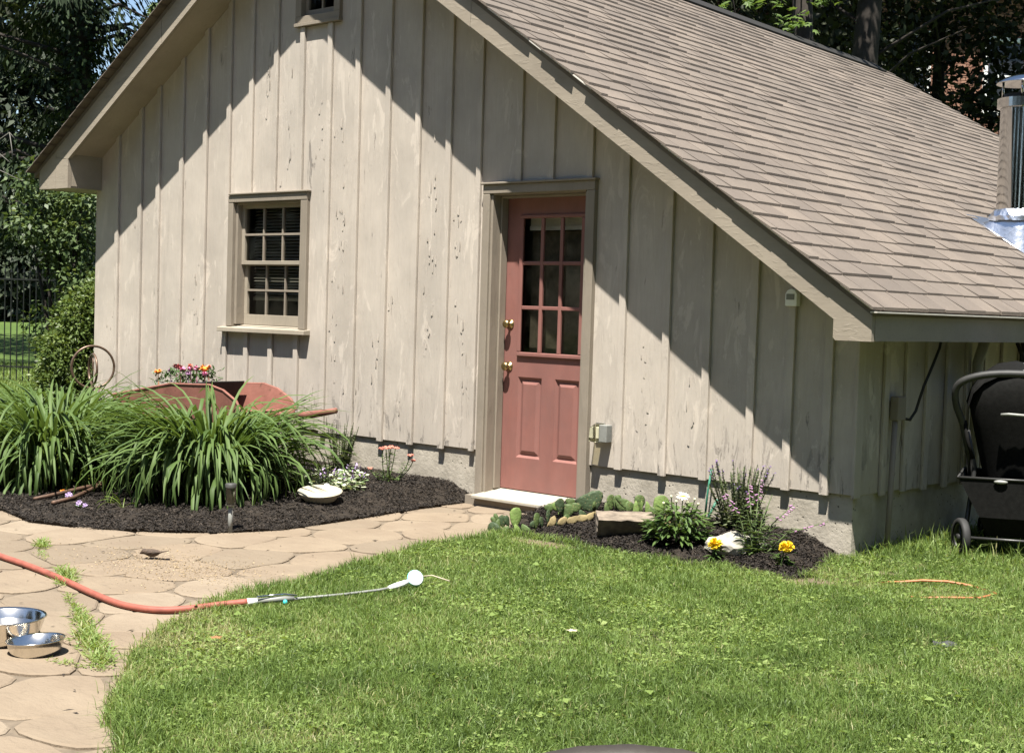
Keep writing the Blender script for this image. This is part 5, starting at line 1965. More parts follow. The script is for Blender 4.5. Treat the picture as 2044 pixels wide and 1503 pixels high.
# ------------------------------------------------------------------ stroller
sc = Vector((.60, .80, GZ))
Rs = Matrix.Rotation(rad(-16), 3, 'Z')
sr, sf = Rs @ VR, Rs @ VD
Q = lambda r_, f_, u_: sc + sr * r_ + sf * f_ + ZU * u_
t = thing('stroller', 'black baby stroller seen from behind on the grass beside the cottage', 'stroller', tuple(sc))
MB().tube(smooth([Q(-.255, .10, .60), Q(-.30, .04, .78), Q(-.345, -.02, .90), Q(-.345, -.06, 1.0), Q(-.27, -.09, 1.055), Q(-.12, -.10, 1.085), Q(.12, -.10, 1.085), Q(.27, -.09, 1.055), Q(.345, -.06, 1.0), Q(.345, -.02, .90), Q(.30, .04, .78), Q(.255, .10, .60)], 4), .0215, 8).build('handlebar', simple('foam_grip', (.028, .028, .027), .6, 0, .3), t, True)
for s_ in (-1, 1):
    MB().tube([Q(.27 * s_, .07, .74), Q(.22 * s_, .13, .52), Q(.25 * s_, .03, .25), Q(.27 * s_, -.02, .12)], .014, 8).build('frame_tube', DKGREY, t, True)
    MB().tube([Q(.26 * s_, .10, .62), Q(.22 * s_, .45, .30), Q(.10 * s_, .75, .12)], .014, 8).build('frame_tube', DKGREY, t, True)
    MB().tube([Q(-.29 * s_, .03, .80), Q(-.27 * s_, .0, .68), Q(-.235 * s_, .02, .58)], .011, 5).build('strap', FABRIC, t, True)
    for f_, R_ in ((-.02, .112), (.72, .085)):
        cw = Q(.285 * s_ if f_ < 0 else .12 * s_, f_, R_ + .01)
        Rw = Matrix.Rotation(rad(-16 + 18), 3, 'Z') @ Matrix((VD, ZU, VR)).transposed()
        wm = MB().lathe([(R_ * .78, -.02), (R_ * .95, -.022), (R_, -.012), (R_, .012), (R_ * .95, .022), (R_ * .78, .02)], cw, 28, Rw).build('wheel', RUBBER, t, True)
        MB().lathe([(R_ * .80, -.012), (R_ * .70, -.014), (R_ * .66, -.005), (R_ * .66, .005), (R_ * .70, .014), (R_ * .80, .012)], cw, 28, Rw).lathe([(0, -.024), (.02, -.024), (.022, 0), (.02, .024), (0, .024)], cw, 12, Rw).build('rim', DKGREY, wm, True)
        mb = MB()
        for k in range(5):
            w = 2 * math.pi * k / 5
            e = Rw @ Vector((math.cos(w), math.sin(w), 0))
            mb.tube([cw + e * .015, cw + e * R_ * .70], .008, 5)
        mb.build('spokes', DKGREY, wm)
MB().tube([Q(-.285, -.02, .122), Q(.285, -.02, .122)], .009, 8).build('axle', DKGREY, t, True)
# seat back: shell wider at the top, rounded head
mb = MB()
rows = [(.46, .165, .16), (.60, .20, .13), (.75, .235, .09), (.88, .265, .06), (.97, .26, .05), (1.03, .215, .06), (1.06, .13, .08), (1.07, .03, .10)]
vs = []
m = 10
for u_, hw, f_ in rows:
    for j in range(m + 1):
        a_ = -1 + 2 * j / m
        vs.append(Q(hw * a_, f_ + .07 * a_ * a_ + .0, u_))
for u_, hw, f_ in rows:
    for j in range(m + 1):
        a_ = -1 + 2 * j / m
        vs.append(Q(hw * a_, f_ + .07 * a_ * a_ + .035, u_))
K = len(rows)
fs = [(i * (m + 1) + j, i * (m + 1) + j + 1, (i + 1) * (m + 1) + j + 1, (i + 1) * (m + 1) + j) for i in range(K - 1) for j in range(m)]
o2 = K * (m + 1)
fs += [tuple(o2 + q for q in reversed(f)) for f in fs]
for i in range(K - 1):
    for j, rv in ((0, 0), (m, 1)):
        a_, b_ = i * (m + 1) + j, (i + 1) * (m + 1) + j
        fs.append((a_, b_, o2 + b_, o2 + a_) if not rv else (b_, a_, o2 + a_, o2 + b_))
mb.add(vs, fs)
mb.build('seat_back', FABRIC, t, True)
mb = MB()
rows = [(-.05, .0), (.15, .06), (.32, .07), (.48, .02), (.55, -.08)]
vs = []
for f_, du in rows:
    for j in range(9):
        a_ = math.pi * j / 8
        vs.append(Q(.27 * math.cos(a_), f_ + .12, .88 + (.20 + du) * math.sin(a_)))
mb.add(vs, [(i * 9 + j, i * 9 + j + 1, (i + 1) * 9 + j + 1, (i + 1) * 9 + j) for i in range(4) for j in range(8)])
mb.build('canopy', FABRIC, t, True)
MB().tube(smooth([Q(.02, .12, 1.085), Q(.10, .14, 1.09), Q(.18, .14, 1.06), Q(.24, .14, 1.0)], 4), .018, 6).build('canopy_trim', WHITEP, t, True)
MB().add([Q(.0, .2, 1.10), Q(.22, .2, 1.10), Q(.26, .45, 1.13), Q(.06, .45, 1.155), Q(.0, .2, 1.09), Q(.22, .2, 1.09), Q(.26, .45, 1.12), Q(.06, .45, 1.145)], [(0, 1, 2, 3), (4, 7, 6, 5), (0, 4, 5, 1), (1, 5, 6, 2), (2, 6, 7, 3), (3, 7, 4, 0)]).build('sun_cover', simple('pale_cloth', (.5, .5, .47), .8), t)
MB().tube([Q(-.09, .045, .842), Q(-.05, .03, .848), Q(.03, .03, .845), (Q(.09, .045, .835))], .009, 6).build('grab_strap', GREYP, t, True)
# under-seat basket
mb = MB()
top_, bot_ = .475, .135
q1 = [(-.315, -.06), (.315, -.06), (.27, .5), (-.27, .5)]
q2 = [(-.14, .02), (.14, .02), (.13, .42), (-.13, .42)]
vs = [Q(a, b, top_) for a, b in q1] + [Q(a * .60, b * .9, .25) for a, b in q1] + [Q(a, b, bot_) for a, b in q2]
mb.add(vs, [(0, 1, 5, 4), (1, 2, 6, 5), (2, 3, 7, 6), (3, 0, 4, 7), (4, 5, 9, 8), (5, 6, 10, 9), (6, 7, 11, 10), (7, 4, 8, 11), (8, 9, 10, 11)])
mb.build('basket', FABRIC, t)
MB().tube([Q(a, b, top_) for a, b in q1 + q1[:1]], .009, 6).build('basket_rim', DKGREY, t, True)
MB().ellipsoid(Q(-.08, -.07, .462), .04, .012, .012, Rs @ Matrix((VR, VD, ZU)).transposed(), 10, 6).build('buckle', GREYP, t, True)

# chair near the viewer: only the top of its rounded back rises into view
cc_ = CAM + (FWD + RIGHT * ((1262 - 1022) / 2874) - UP * ((1484 - 751.5) / 2874)) * 1.2
t = thing('garden_chair', 'dark brown round-backed chair whose top edge shows at the bottom', 'chair', (cc_.x, cc_.y, GZ))
rc = .285
cz = cc_.z - .02 - rc
C0 = P3(cc_.x, cc_.y, 0)
arc = [C0 + VR * (rc * math.sin(a_)) + ZU * (cz + rc * math.cos(a_)) for a_ in [rad(-125 + 250 * k / 30) for k in range(31)]]
MB().tube(arc, .020, 10).build('back_hoop', CHAIRM, t, True)
mb = MB()
for k in range(-4, 5):
    x_ = k * .058
    h_ = math.sqrt(rc * rc - x_ * x_)
    mb.tube([C0 + VR * x_ + ZU * (cz + h_ - .01), C0 + VR * (x_ * .8) + ZU * (cz - .27) - VD * .02], .009, 6)
    mb.build('back_slat', CHAIRM, t, True)
    mb = MB()
MB().lathe([(0, -.02), (.24, -.02), (.255, 0), (.24, .02), (0, .022)], C0 - VD * .22 + ZU * (GZ + .45), 24).build('seat', CHAIRM, t, True)
for a_, b_ in ((-.17, -.05), (.17, -.05), (-.17, -.4), (.17, -.4)):
    MB().tube([C0 + VR * a_ + VD * b_ + ZU * (GZ + .44), C0 + VR * a_ * 1.2 + VD * (b_ * 1.05) + ZU * (GZ + .005)], .017, 8).build('leg', CHAIRM, t, True)

# ------------------------------------------------------------------ mulch chips, grass, weeds
def chips(name, poly, hf, n, seed):
    r = np.random.default_rng(seed)
    xs_, ys_ = np.array([p[0] for p in poly]), np.array([p[1] for p in poly])
    X = r.uniform(xs_.min() - .02, xs_.max() + .02, n)
    Y = r.uniform(ys_.min() - .03, ys_.max(), n)
    ok = inside(poly, X, Y) | (edge_dist(poly, X, Y) < r.exponential(.012, n))
    ok &= Y < .015
    v, _ = in_view(X, Y, np.full(n, GZ))
    ok &= v
    X, Y = X[ok], Y[ok]
    n = len(X)
    Z = hf(X, Y) + .006
    w = r.uniform(0, 6.283, n)
    leaf_cloud(name, np.stack([X, Y, Z], 1), np.stack([np.cos(w), np.sin(w), r.normal(0, .35, n)], 1), np.stack([r.normal(0, .5, n), r.normal(0, .5, n), np.ones(n)], 1),
               r.uniform(.010, .036, n), r.uniform(.003, .008, n), CHIP, r.random(n) ** 1.5)


chips('mulch_chips', BED_L, hL, 190000, 1)
chips('mulch_chips', BED_R, hR, 80000, 2)


def blades(name, X, Y, Z, H, W, rnd, mat, lean=.5, r=RNG):
    n = len(X)
    w = r.uniform(0, 6.283, n)
    wl_ = r.uniform(0, 6.283, n)
    le = np.abs(r.normal(0, lean, n)) + .08
    side = np.stack([np.cos(w), np.sin(w), np.zeros(n)], 1)
    ld = np.stack([np.cos(wl_), np.sin(wl_), np.zeros(n)], 1)
    B = np.stack([X, Y, Z], 1)
    up = np.array([0, 0, 1.0])
    M_ = B + up * (H * .55)[:, None] + ld * (H * le * .35)[:, None]
    T = B + up * (H * np.clip(1 - le * .35, .35, 1))[:, None] + ld * (H * le)[:, None]
    V = np.empty((n, 5, 3))
    V[:, 0] = B - side * (W * .5)[:, None]
    V[:, 1] = B + side * (W * .5)[:, None]
    V[:, 2] = M_ + side * (W * .42)[:, None]
    V[:, 3] = M_ - side * (W * .42)[:, None]
    V[:, 4] = T
    base = (np.arange(n) * 5)[:, None]
    idx = (base + np.array([[0, 1, 2, 3, 3, 2, 4]])).ravel()
    sizes = np.tile([4, 3], n)
    return np_mesh(name, V.reshape(-1, 3), sizes, idx, mat, np.repeat(rnd, 5))


def lawn_grass():
    r = np.random.default_rng(5)
    n = 1500000
    X = r.uniform(-2.1, 3.2, n)
    Y = r.uniform(-6.2, 4.5, n)
    v, d = in_view(X, Y, np.full(n, GZ), .015)
    # fewer blades where they are small in the picture
    keep = v & (r.random(n) < np.clip(1.25 - d * .085, .35, 1))
    X, Y, d = X[keep], Y[keep], d[keep]
    ins = inside(LAWN, X, Y)
    ed = edge_dist(LAWN, X, Y)
    keep = (ins | (ed < r.exponential(.012, len(X)))) & ~((X > -2.2) & (X < -.0) & (Y > -.02)) & ~((X < 0.0) & (Y > .02))
    X, Y, d, ed, ins = X[keep], Y[keep], d[keep], ed[keep], ins[keep]
    patch = vnoise(X, Y, .55, 1) * .6 + vnoise(X, Y, .22, 2) * .4
    fine = vnoise(X, Y, .12, 4)
    dens = .55 + .6 * patch
    for cx0, cy0, rx0, ry0 in DIRTS:
        q = ((X - cx0) / rx0) ** 2 + ((Y - cy0) / ry0) ** 2
        dens *= np.where(q < 1.6, np.clip(q / 1.6, .22, 1) ** 1.2, 1)
    # thin yellowed strip beside the tip of the right bed
    yel = np.exp(-(((X + 1.55) / .38) ** 2 + ((Y + 1.05) / .16) ** 2))
    dens *= 1 - .55 * yel
    keep = r.random(len(X)) < dens
    X, Y, d, ed, patch, fine, yel = X[keep], Y[keep], d[keep], ed[keep], patch[keep], fine[keep], yel[keep]
    n = len(X)
    H = r.uniform(.024, .058, n) * (.7 + .6 * patch) * (.8 + .4 * fine)
    H *= np.where(ed < .12, 1.25, 1)
    W = r.uniform(.0022, .0044, n) * (.8 + d * .055)
    big = vnoise(X, Y, 1.15, 21)
    tone = .60 - .75 * (patch - .5) - .40 * (fine - .5) - .35 * (big - .5)
    rnd = np.clip(r.normal(0, .17, n) + tone - .12 + yel * .4, 0, 1)
    dry = r.random(n) < .03 + .10 * (vnoise(X, Y, .33, 31) > .72)
    rnd = np.where(dry, r.uniform(.85, 1, n), rnd)
    blades('grass', X, Y, np.full(n, GZ + .002), H, W, rnd, GRASS, .75, r)
    # broad leaves of clover, plantain and violets among the grass
    n = 170000
    X = r.uniform(-2.0, 3.2, n)
    Y = r.uniform(-6.2, 4.0, n)
    v, d = in_view(X, Y, np.full(n, GZ), .015)
    m = vnoise(X, Y, .42, 9) * .55 + vnoise(X, Y, .16, 10) * .45
    dd = np.hypot(X - .9, Y - .2)
    prob = np.clip((m - .46) * 3.6, 0, 1) + .10 + .5 * np.exp(-(dd / .9) ** 2)
    keep = v & inside(LAWN, X, Y) & (r.random(n) < prob) & ~((X < 0.0) & (Y > .0))
    for cx0, cy0, rx0, ry0 in DIRTS:
        keep &= ((X - cx0) / rx0) ** 2 + ((Y - cy0) / ry0) ** 2 > 1.1
    X, Y, m = X[keep], Y[keep], m[keep]
    n = len(X)
    w = r.uniform(0, 6.283, n)
    L = r.uniform(.008, .021, n) * np.where(r.random(n) < .05, 1.9, 1)
    leaf_cloud('clover', np.stack([X, Y, GZ + r.uniform(.012, .042, n)], 1), np.stack([np.cos(w), np.sin(w), r.uniform(-.25, .45, n)], 1), np.stack([r.normal(0, .3, n), r.normal(0, .3, n), np.ones(n)], 1),
               L, L * r.uniform(.55, .95, n), WEEDL, np.clip(r.normal(.45, .22, n) + (m - .55), 0, 1))


lawn_grass()


def crack_weeds():
    r = np.random.default_rng(8)
    P_, D_, L_, W_, R_ = [], [], [], [], []
    for (x0, y0), (x1, y1), n, wd, hh in (((-3.22, -3.17), (-3.02, -3.28), 240, .035, .04), ((-2.95, -3.33), (-2.70, -3.45), 60, .03, .025), ((-2.42, -3.52), (-2.05, -3.70), 420, .05, .05),
                                          ((-1.86, -3.82), (-1.50, -3.98), 160, .025, .03), ((-1.50, -3.98), (-1.05, -4.20), 420, .045, .045), ((-1.1, -4.18), (-.62, -4.40), 620, .055, .055), ((-.82, -4.50), (-.58, -4.42), 120, .03, .025)):
        for k in range(n):
            t = r.random()
            x, y = x0 + (x1 - x0) * t + r.normal(0, wd * .5), y0 + (y1 - y0) * t + r.normal(0, wd * .5)
            w = r.uniform(0, 6.283)
            P_.append((x, y, GZ + r.uniform(0, .012)))
            D_.append((math.cos(w), math.sin(w), r.uniform(.1, 1.3)))
            L_.append(hh * r.uniform(.4, 1.1))
            W_.append(r.uniform(.003, .008))
            R_.append(r.random())
    n = len(P_)
    leaf_cloud('crack_weeds', np.array(P_), np.array(D_), np.stack([r.normal(0, .4, n), r.normal(0, .4, n), np.ones(n)], 1), np.array(L_), np.array(W_), GRASS, np.array(R_) * .6 + .35)
    # bits of bark and grit on the path
    n = 160
    X, Y = r.uniform(-4, .5, n), r.uniform(-5, -.3, n)
    ok = ~inside(LAWN, X, Y) & ~inside(BED_L, X, Y)
    X, Y = X[ok], Y[ok]
    n = len(X)
    w = r.uniform(0, 6.283, n)
    leaf_cloud('path_litter', np.stack([X, Y, np.full(n, GZ + .004)], 1), np.stack([np.cos(w), np.sin(w), r.uniform(0, .2, n)], 1), np.stack([r.normal(0, .3, n), r.normal(0, .3, n), np.ones(n)], 1), r.uniform(.012, .045, n), r.uniform(.004, .012, n), CHIP, r.uniform(.5, 1, n))


crack_weeds()
# taller tufts along the side wall and under the stroller
r = np.random.default_rng(12)
n = 5200
X = np.concatenate([np.abs(r.normal(0, .10, n // 2)) + .01, r.uniform(.05, .9, n - n // 2)])
Y = np.concatenate([r.uniform(.05, 3.6, n // 2), r.uniform(.3, 3.2, n - n // 2)])
blades('tall_grass', X, Y, np.full(n, GZ), r.uniform(.05, .15, n) * np.where(r.random(n) < .3, 1.2, .75), r.uniform(.004, .008, n), np.clip(r.normal(.55, .2, n), 0, 1), GRASS, .6, r)
# grass fringe beyond the left bed, out to the fence
n = 60000
dd = r.uniform(9.5, 24, n)
aa = r.uniform(-.40, -.27, n)
X = CAM.x + FWD.x * dd + RIGHT.x * dd * aa
Y = CAM.y + FWD.y * dd + RIGHT.y * dd * aa
ok = ~inside(BED_L, X, Y) & ~((X > X0 - .1) & (Y > -.1)) & ((Y > -1.6) | (X < -8))
X, Y = X[ok], Y[ok]
n = len(X)
blades('far_grass', X, Y, ground_z(X, Y), r.uniform(.05, .11, n), r.uniform(.008, .016, n), np.clip(vnoise(X, Y, 1.2, 3) * .5 + .3 + r.normal(0, .12, n), 0, 1), GRASS, .6, r)

# ------------------------------------------------------------------ hedge, shrubs, fence, trees
def at(px, py, d):
    """a place seen d metres ahead of the viewer"""
    return CAM + (FWD + RIGHT * ((px - 1022) / 2874.2) - UP * ((py - 751.5) / 2874.2)) * d


def gz_(p):
    return float(ground_z(np.array([p.x]), np.array([p.y]))[0])


def blob_points(r, n, c, rx, ry, rz, shell=.35, zmin=-1.0):
    """points in the outer shell of an ellipsoid"""
    out = np.empty((0, 3))
    while len(out) < n:
        q = unit(r.normal(0, 1, (n, 3)))
        q = q[q[:, 2] > zmin]
        s_ = 1 - shell * r.random(len(q)) ** 1.5
        s_ *= 1 + .16 * np.sin(q[:, 0] * 7 + c[0]) * np.cos(q[:, 2] * 6 + c[1]) + .08 * np.sin(q[:, 1] * 15)
        out = np.vstack([out, q * s_[:, None] * np.array([rx, ry, rz])])
    return out[:n] + np.array(c)


def crown(name, blobs, n, mat, L, W, parent, seed, droop=.3, shell=.5):
    r = np.random.default_rng(seed)
    vol = np.array([b[3] * b[4] * b[5] for b in blobs]) ** .67
    cnt = (n * vol / vol.sum()).astype(int)
    P_ = np.vstack([blob_points(r, max(3, k), b[:3], *b[3:6], shell) for b, k in zip(blobs, cnt)])
    C_ = np.vstack([np.tile(np.array(b[:3]), (max(3, k), 1)) for b, k in zip(blobs, cnt)])
    n = len(P_)
    out = unit(P_ - C_)
    D_ = out + r.normal(0, .6, (n, 3)) + np.array([0, 0, -droop])
    N_ = out * .6 + r.normal(0, .5, (n, 3)) + np.array([0, 0, .7])
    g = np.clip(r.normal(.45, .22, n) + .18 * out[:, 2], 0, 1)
    return leaf_cloud(name, P_, D_, N_, r.uniform(L * .6, L * 1.3, n), r.uniform(W * .6, W * 1.3, n), mat, g, parent, None)


# clipped hedge behind the cottage corner
hp = P3(-9.55, .75, 0)
hzg = gz_(hp)
t = thing('hedge_shrub', 'rounded green hedge shrub behind the left corner of the cottage', 'shrub', (hp.x, hp.y, hzg))
bl = []
for a_, b_, c_, s_ in ((-.30, 0, .35, .42), (-.22, 0, .75, .42), (-.05, .1, 1.08, .42), (.16, .1, 1.28, .38), (.42, .2, 1.42, .36), (.66, .3, 1.5, .34), (.0, .05, .55, .5), (.9, .4, 1.55, .36)):
    q = P3(hp.x, hp.y, hzg) + VR * (a_ * .8 + .20) + VD * b_ + ZU * c_ * .97
    bl.append((q.x, q.y, q.z, s_ * .86, s_ * .86, s_ * .9))
crown('foliage', bl, 27000, HEDGE, .050, .027, t, 41, .1, .3)
MB().tube([(hp.x, hp.y, hzg - .05), (hp.x + .1, hp.y, hzg + .9)], [.05, .03], 7).build('stem', BARKM, t, True)

t = thing('gap_shade_foliage', 'added dark foliage standing in for the shady gap between the rounded hedge shrub and the cottage corner', 'shrub', (hp.x + .9, hp.y + .9, hzg))  # dark foliage added in place of the shade in the gap beside the hedge
bl = []
for a_, b_, c_, s_ in ((.42, .45, .5, .5), (.5, .5, 1.0, .42), (.9, .6, .6, .55), (.9, .7, 1.15, .45), (.25, .4, .8, .4), (.3, .4, .3, .45)):
    q = P3(hp.x, hp.y, hzg) + VR * a_ + VD * b_ + ZU * c_
    bl.append((q.x, q.y, q.z, s_, s_, s_))
crown('foliage', bl, 9000, FARF, .06, .03, t, 43, .1, .5)
MB().tube([(hp.x + .9, hp.y + .9, hzg - .05), (hp.x + .9, hp.y + .95, hzg + .8)], [.05, .03], 7).build('stem', BARKM, t, True)

# loose shrub with shining leaves under the eave
bp = at(120, 700, 16.0)
bzg = gz_(bp)
t = thing('tall_shrub', 'loose tall shrub with sunlit glossy leaves seen under the left eave', 'shrub', (bp.x, bp.y, bzg))
bl = []
for px, py, s_, d_ in ((80, 400, .28, 16), (130, 415, .30, 16.2), (165, 400, .28, 16), (60, 450, .24, 15.8), (100, 455, .30, 16.2), (150, 470, .34, 16), (130, 530, .26, 16.1), (165, 560, .26, 15.9), (110, 500, .22, 16), (150, 600, .25, 16), (45, 365, .16, 15.8), (60, 330, .12, 15.8), (120, 650, .4, 16.3)):
    q = at(px, py, d_)
    bl.append((q.x, q.y, q.z, s_, s_, s_ * .8))
crown('foliage', bl, 4300, BUSH, .075, .045, t, 42, .3, .8)
mb = MB()
for px, py in ((80, 400), (165, 400), (150, 470), (60, 450), (120, 500)):
    q = at(px, py, 16)
    mb.tube([(bp.x, bp.y, bzg - .05), ((bp.x + q.x) / 2, (bp.y + q.y) / 2, q.z * .5), tuple(q)], [.035, .022, .008], 6)
mb.build('stem', BARKM, t, True)

# dead pale twigs at the far left
tw = MB()
for a_, b_, c_ in (((-10, 285), (19, 265), (30, 278)), ((19, 265), (24, 300), (25, 320)), ((-10, 300), (12, 318), (20, 325)), ((-5, 338), (20, 350), (45, 362))):
    tw.tube([at(*a_, 15.5), at(*b_, 15.5), at(*c_, 15.5)], .005, 5)
q = at(-60, 300, 15.6)
tw.tube([at(-10, 285, 15.5), at(-60, 320, 15.6), P3(q.x, q.y, gz_(q))], [.01, .02, .035], 6)
tag(tw.build('bare_sapling', simple('pale_dead_wood', (.13, .125, .11), .8), None, True), 'pale bare branching sapling at the far left edge in front of the dark trees', 'sapling')

# iron fence
fa, fb = at(-150, 700, 20.5), at(330, 700, 19.6)
fd = (P3(fb.x, fb.y) - P3(fa.x, fa.y))
FL_ = fd.length
fd.normalize()
t = thing('iron_fence', 'black iron picket fence across the back lawn left of the cottage', 'fence', (fa.x, fa.y, gz_(fa)))
k = 0
s_ = 0.0
pick = None
while s_ < FL_:
    p = P3(fa.x, fa.y) + fd * s_
    z = gz_(p)
    post = (k % 22 == 6)
    if post:
        MB().obox((p.x, p.y, z + .85), .05, .05, 1.72, Matrix.Rotation(math.atan2(fd.y, fd.x), 3, 'Z')).build('post', FENCEM, t)
    else:
        if pick is None:
            pick = MB().tube([(0, 0, .06), (0, 0, 1.55)], .0085, 4).tube([(0, 0, 1.55), (0, 0, 1.575), (0, 0, 1.64)], [.009, .016, .001], 4).build('picket', FENCEM, t)
            pick.location = p + Vector((0, 0, z)) - WLOC[t]
        else:
            o = pick.copy()
            COL.objects.link(o)
            o.parent = t
            o.location = p + Vector((0, 0, z)) - WLOC[t]
    s_ += .098
    k += 1
for h_ in (.26, 1.48):
    za, zb = gz_(fa), gz_(fb)
    MB().obox(((fa.x + fb.x) / 2, (fa.y + fb.y) / 2, (za + zb) / 2 + h_), FL_, .02, .022, Matrix.Rotation(math.atan2(fd.y, fd.x), 3, 'Z')).build('rail', FENCEM, t)


def limbs(mb, base, top, r0, r1, n, seed, reach, up=.3, lo=.25):
    r = random.Random(seed)
    mb.tube([base - ZU * .2, base.lerp(top, .3) + Vector((r.uniform(-.1, .1), r.uniform(-.1, .1), 0)), base.lerp(top, .65) + Vector((r.uniform(-.15, .15), r.uniform(-.15, .15), 0)), top], [r0 * 1.2, r0 * .85, (r0 + r1) / 2, r1], 10)
    for k in range(n):
        s_ = lo + (1 - lo) * (k + r.random()) / n
        b = base.lerp(top, s_)
        w = r.uniform(0, 6.283)
        L = reach * (1.1 - .6 * s_) * r.uniform(.7, 1.1)
        d = Vector((math.cos(w), math.sin(w), up))
        mb.tube([b, b + d * L * .5 + Vector((0, 0, .1 * L)), b + d * L], [r1 * .6 + .018, r1 * .4 + .010, .006], 6)


# large dark conifer, ivy on its trunk
cp = at(146, 700, 23.5)
cz0 = gz_(cp)
t = thing('conifer_tree', 'huge dark conifer with ivy covered trunk behind the left end of the cottage', 'tree', (cp.x, cp.y, cz0))
mb = MB()
cb_ = P3(cp.x, cp.y, cz0)
limbs(mb, cb_, cb_ + ZU * 15, .24, .06, 0, 1, 3)
rr = np.random.default_rng(61)
rpy = random.Random(61)
P_, D_, N_, R_ = [], [], [], []
for k in range(120):
    h_ = 1.9 + 12.5 * (k + rpy.random()) / 120
    w = rpy.uniform(0, 6.283)
    L = max(.6, (4.6 - .26 * h_) * rpy.uniform(.65, 1.1))
    d = Vector((math.cos(w), math.sin(w), 0))
    ar = d.dot(VR)
    if ar > -.45 and h_ < 5.0:
        continue
    if ar > 0 and h_ < 6.8:
        L = min(L, 1.5 / max(ar, .3))
    b = cb_ + ZU * h_
    pts = [b, b + d * L * .5 + ZU * .12 * L, b + d * L - ZU * .10 * L]
    mb.tube(pts, [.05, .03, .008], 5)
    m = int(330 * L / 3)
    for i in range(m):
        s_ = .12 + .88 * rpy.random() ** .8
        p = pts[0].lerp(pts[1], s_ * 2) if s_ < .5 else pts[1].lerp(pts[2], s_ * 2 - 1)
        sd2 = Vector((-d.y, d.x, 0)) * rpy.gauss(0, .34) * (1.15 - s_ * .6)
        p = p + sd2 - ZU * abs(rpy.gauss(0, .24)) + d * rpy.gauss(0, .08)
        P_.append(tuple(p))
        D_.append(tuple(d * .4 + sd2 * 1.6 - ZU * rpy.uniform(.2, 1.0)))
        N_.append((rpy.gauss(0, .5), rpy.gauss(0, .5), 1))
        R_.append(min(1, max(0, rpy.gauss(.45, .25))))
mb.build('trunk', BARKM, t, True)
n = len(P_)
leaf_cloud('crown', np.array(P_), np.array(D_), np.array(N_), rr.uniform(.08, .22, n), rr.uniform(.03, .07, n), CONIF, np.array(R_), t, None)
n = 5200
hh = rr.uniform(0, 6.5, n)
ww = rr.uniform(0, 6.283, n)
r_iv = .24 + .05 * np.sin(hh * 2.3) + rr.exponential(.05, n)
P_ = np.stack([cp.x + r_iv * np.cos(ww), cp.y + r_iv * np.sin(ww), cz0 + hh], 1)
o_ = np.stack([np.cos(ww), np.sin(ww), np.zeros(n)], 1)
leaf_cloud('ivy', P_, o_ * .4 + rr.normal(0, .5, (n, 3)) + np.array([0, 0, -.5]), o_ + rr.normal(0, .3, (n, 3)) + np.array([0, 0, .3]), rr.uniform(.06, .12, n), rr.uniform(.05, .09, n), IVY, rr.random(n) ** 2, t, None)

# hemlock whose tip shows against the sky beyond
def evergreen(name, label, px, d, H, R0, seed, n, mat, group=None, lo=.3):
    p = at(px, 620, d)
    z = gz_(p)
    t = thing(name, label, 'tree', (p.x, p.y, z), group)
    r = np.random.default_rng(seed)
    mb = MB()
    b = P3(p.x, p.y, z)
    mb.tube([b - ZU * .2, b + ZU * H * .5, b + ZU * H * .97], [H * .02, H * .012, .02], 8)
    mb.build('trunk', BARKM, t, True)
    u = r.random(n) ** 1.25
    hh = lo + (H - lo) * u
    R_ = R0 * (1 - u) ** .8 * (1 + .22 * np.sin(hh * 3.1)) + .15
    w = r.uniform(0, 6.283, n)
    lob = 1 + .25 * np.sin(w * 5 + hh * 2.0)
    q = R_ * lob * (r.random(n) ** .45)
    P_ = np.stack([p.x + q * np.cos(w), p.y + q * np.sin(w), z + hh - .12 * q + r.normal(0, .1, n)], 1)
    o_ = np.stack([np.cos(w), np.sin(w), -.45 * np.ones(n)], 1)
    leaf_cloud('crown', P_, o_ + r.normal(0, .4, (n, 3)), np.array([0, 0, 1.0]) + r.normal(0, .4, (n, 3)), r.uniform(.2, .45, n) * (d / 40) ** .5, r.uniform(.08, .2, n) * (d / 40) ** .5, mat, np.clip(r.normal(.45, .25, n), 0, 1), t, None)


evergreen('hemlock_tree', 'lighter green hemlock tip against the sky just left of the roof edge', 312, 44, 9.6, 1.25, 71, 6000, simple('x', (1, 1, 1)) if False else BUSH, None)
for k, (px, d, H, R0, lab) in enumerate(((-190, 47, 22, 6.0, 'dark evergreen at the far left edge beyond the back lawn'), (-40, 52, 24, 6.2, 'tallest dark evergreen beyond the back lawn, second from the left'), (60, 48, 9.6, 4.2, 'low broad dark evergreen beyond the back lawn, behind the ivy trunk'),
                                         (205, 50, 6.0, 4.2, 'short dark evergreen beyond the back lawn close to the cottage corner'))):
    evergreen('evergreen_tree', lab, px, d, H, R0, 80 + k, 12000, FARF, 'dark evergreens beyond the back lawn')
for k, (px, d) in enumerate(((20, 44), (150, 45), (-100, 42), (250, 46))):
    p = at(px, 600, d)
    z = gz_(p)
    t = thing('understory_bush', ['dark bush at the foot of the evergreens below the tall shrub', 'dark bush at the foot of the evergreens beside the hedge', 'dark bush at the foot of the evergreens at the far left', 'dark bush at the foot of the evergreens behind the cottage corner'][k], 'bush', (p.x, p.y, z), 'dark bushes below the evergreens')
    bl = []
    rpy = random.Random(k)
    for q in range(7):
        bl.append((p.x + rpy.uniform(-2, 2), p.y + rpy.uniform(-2, 2), z + rpy.uniform(.5, 2.2), rpy.uniform(.9, 1.6), rpy.uniform(.9, 1.6), rpy.uniform(.7, 1.3)))
    crown('foliage', bl, 5000, FARF, .3, .17, t, 90 + k)
    MB().tube([(p.x, p.y, z - .1), (p.x, p.y, z + 1.4)], [.08, .04], 6).build('stem', BARKM, t, True)
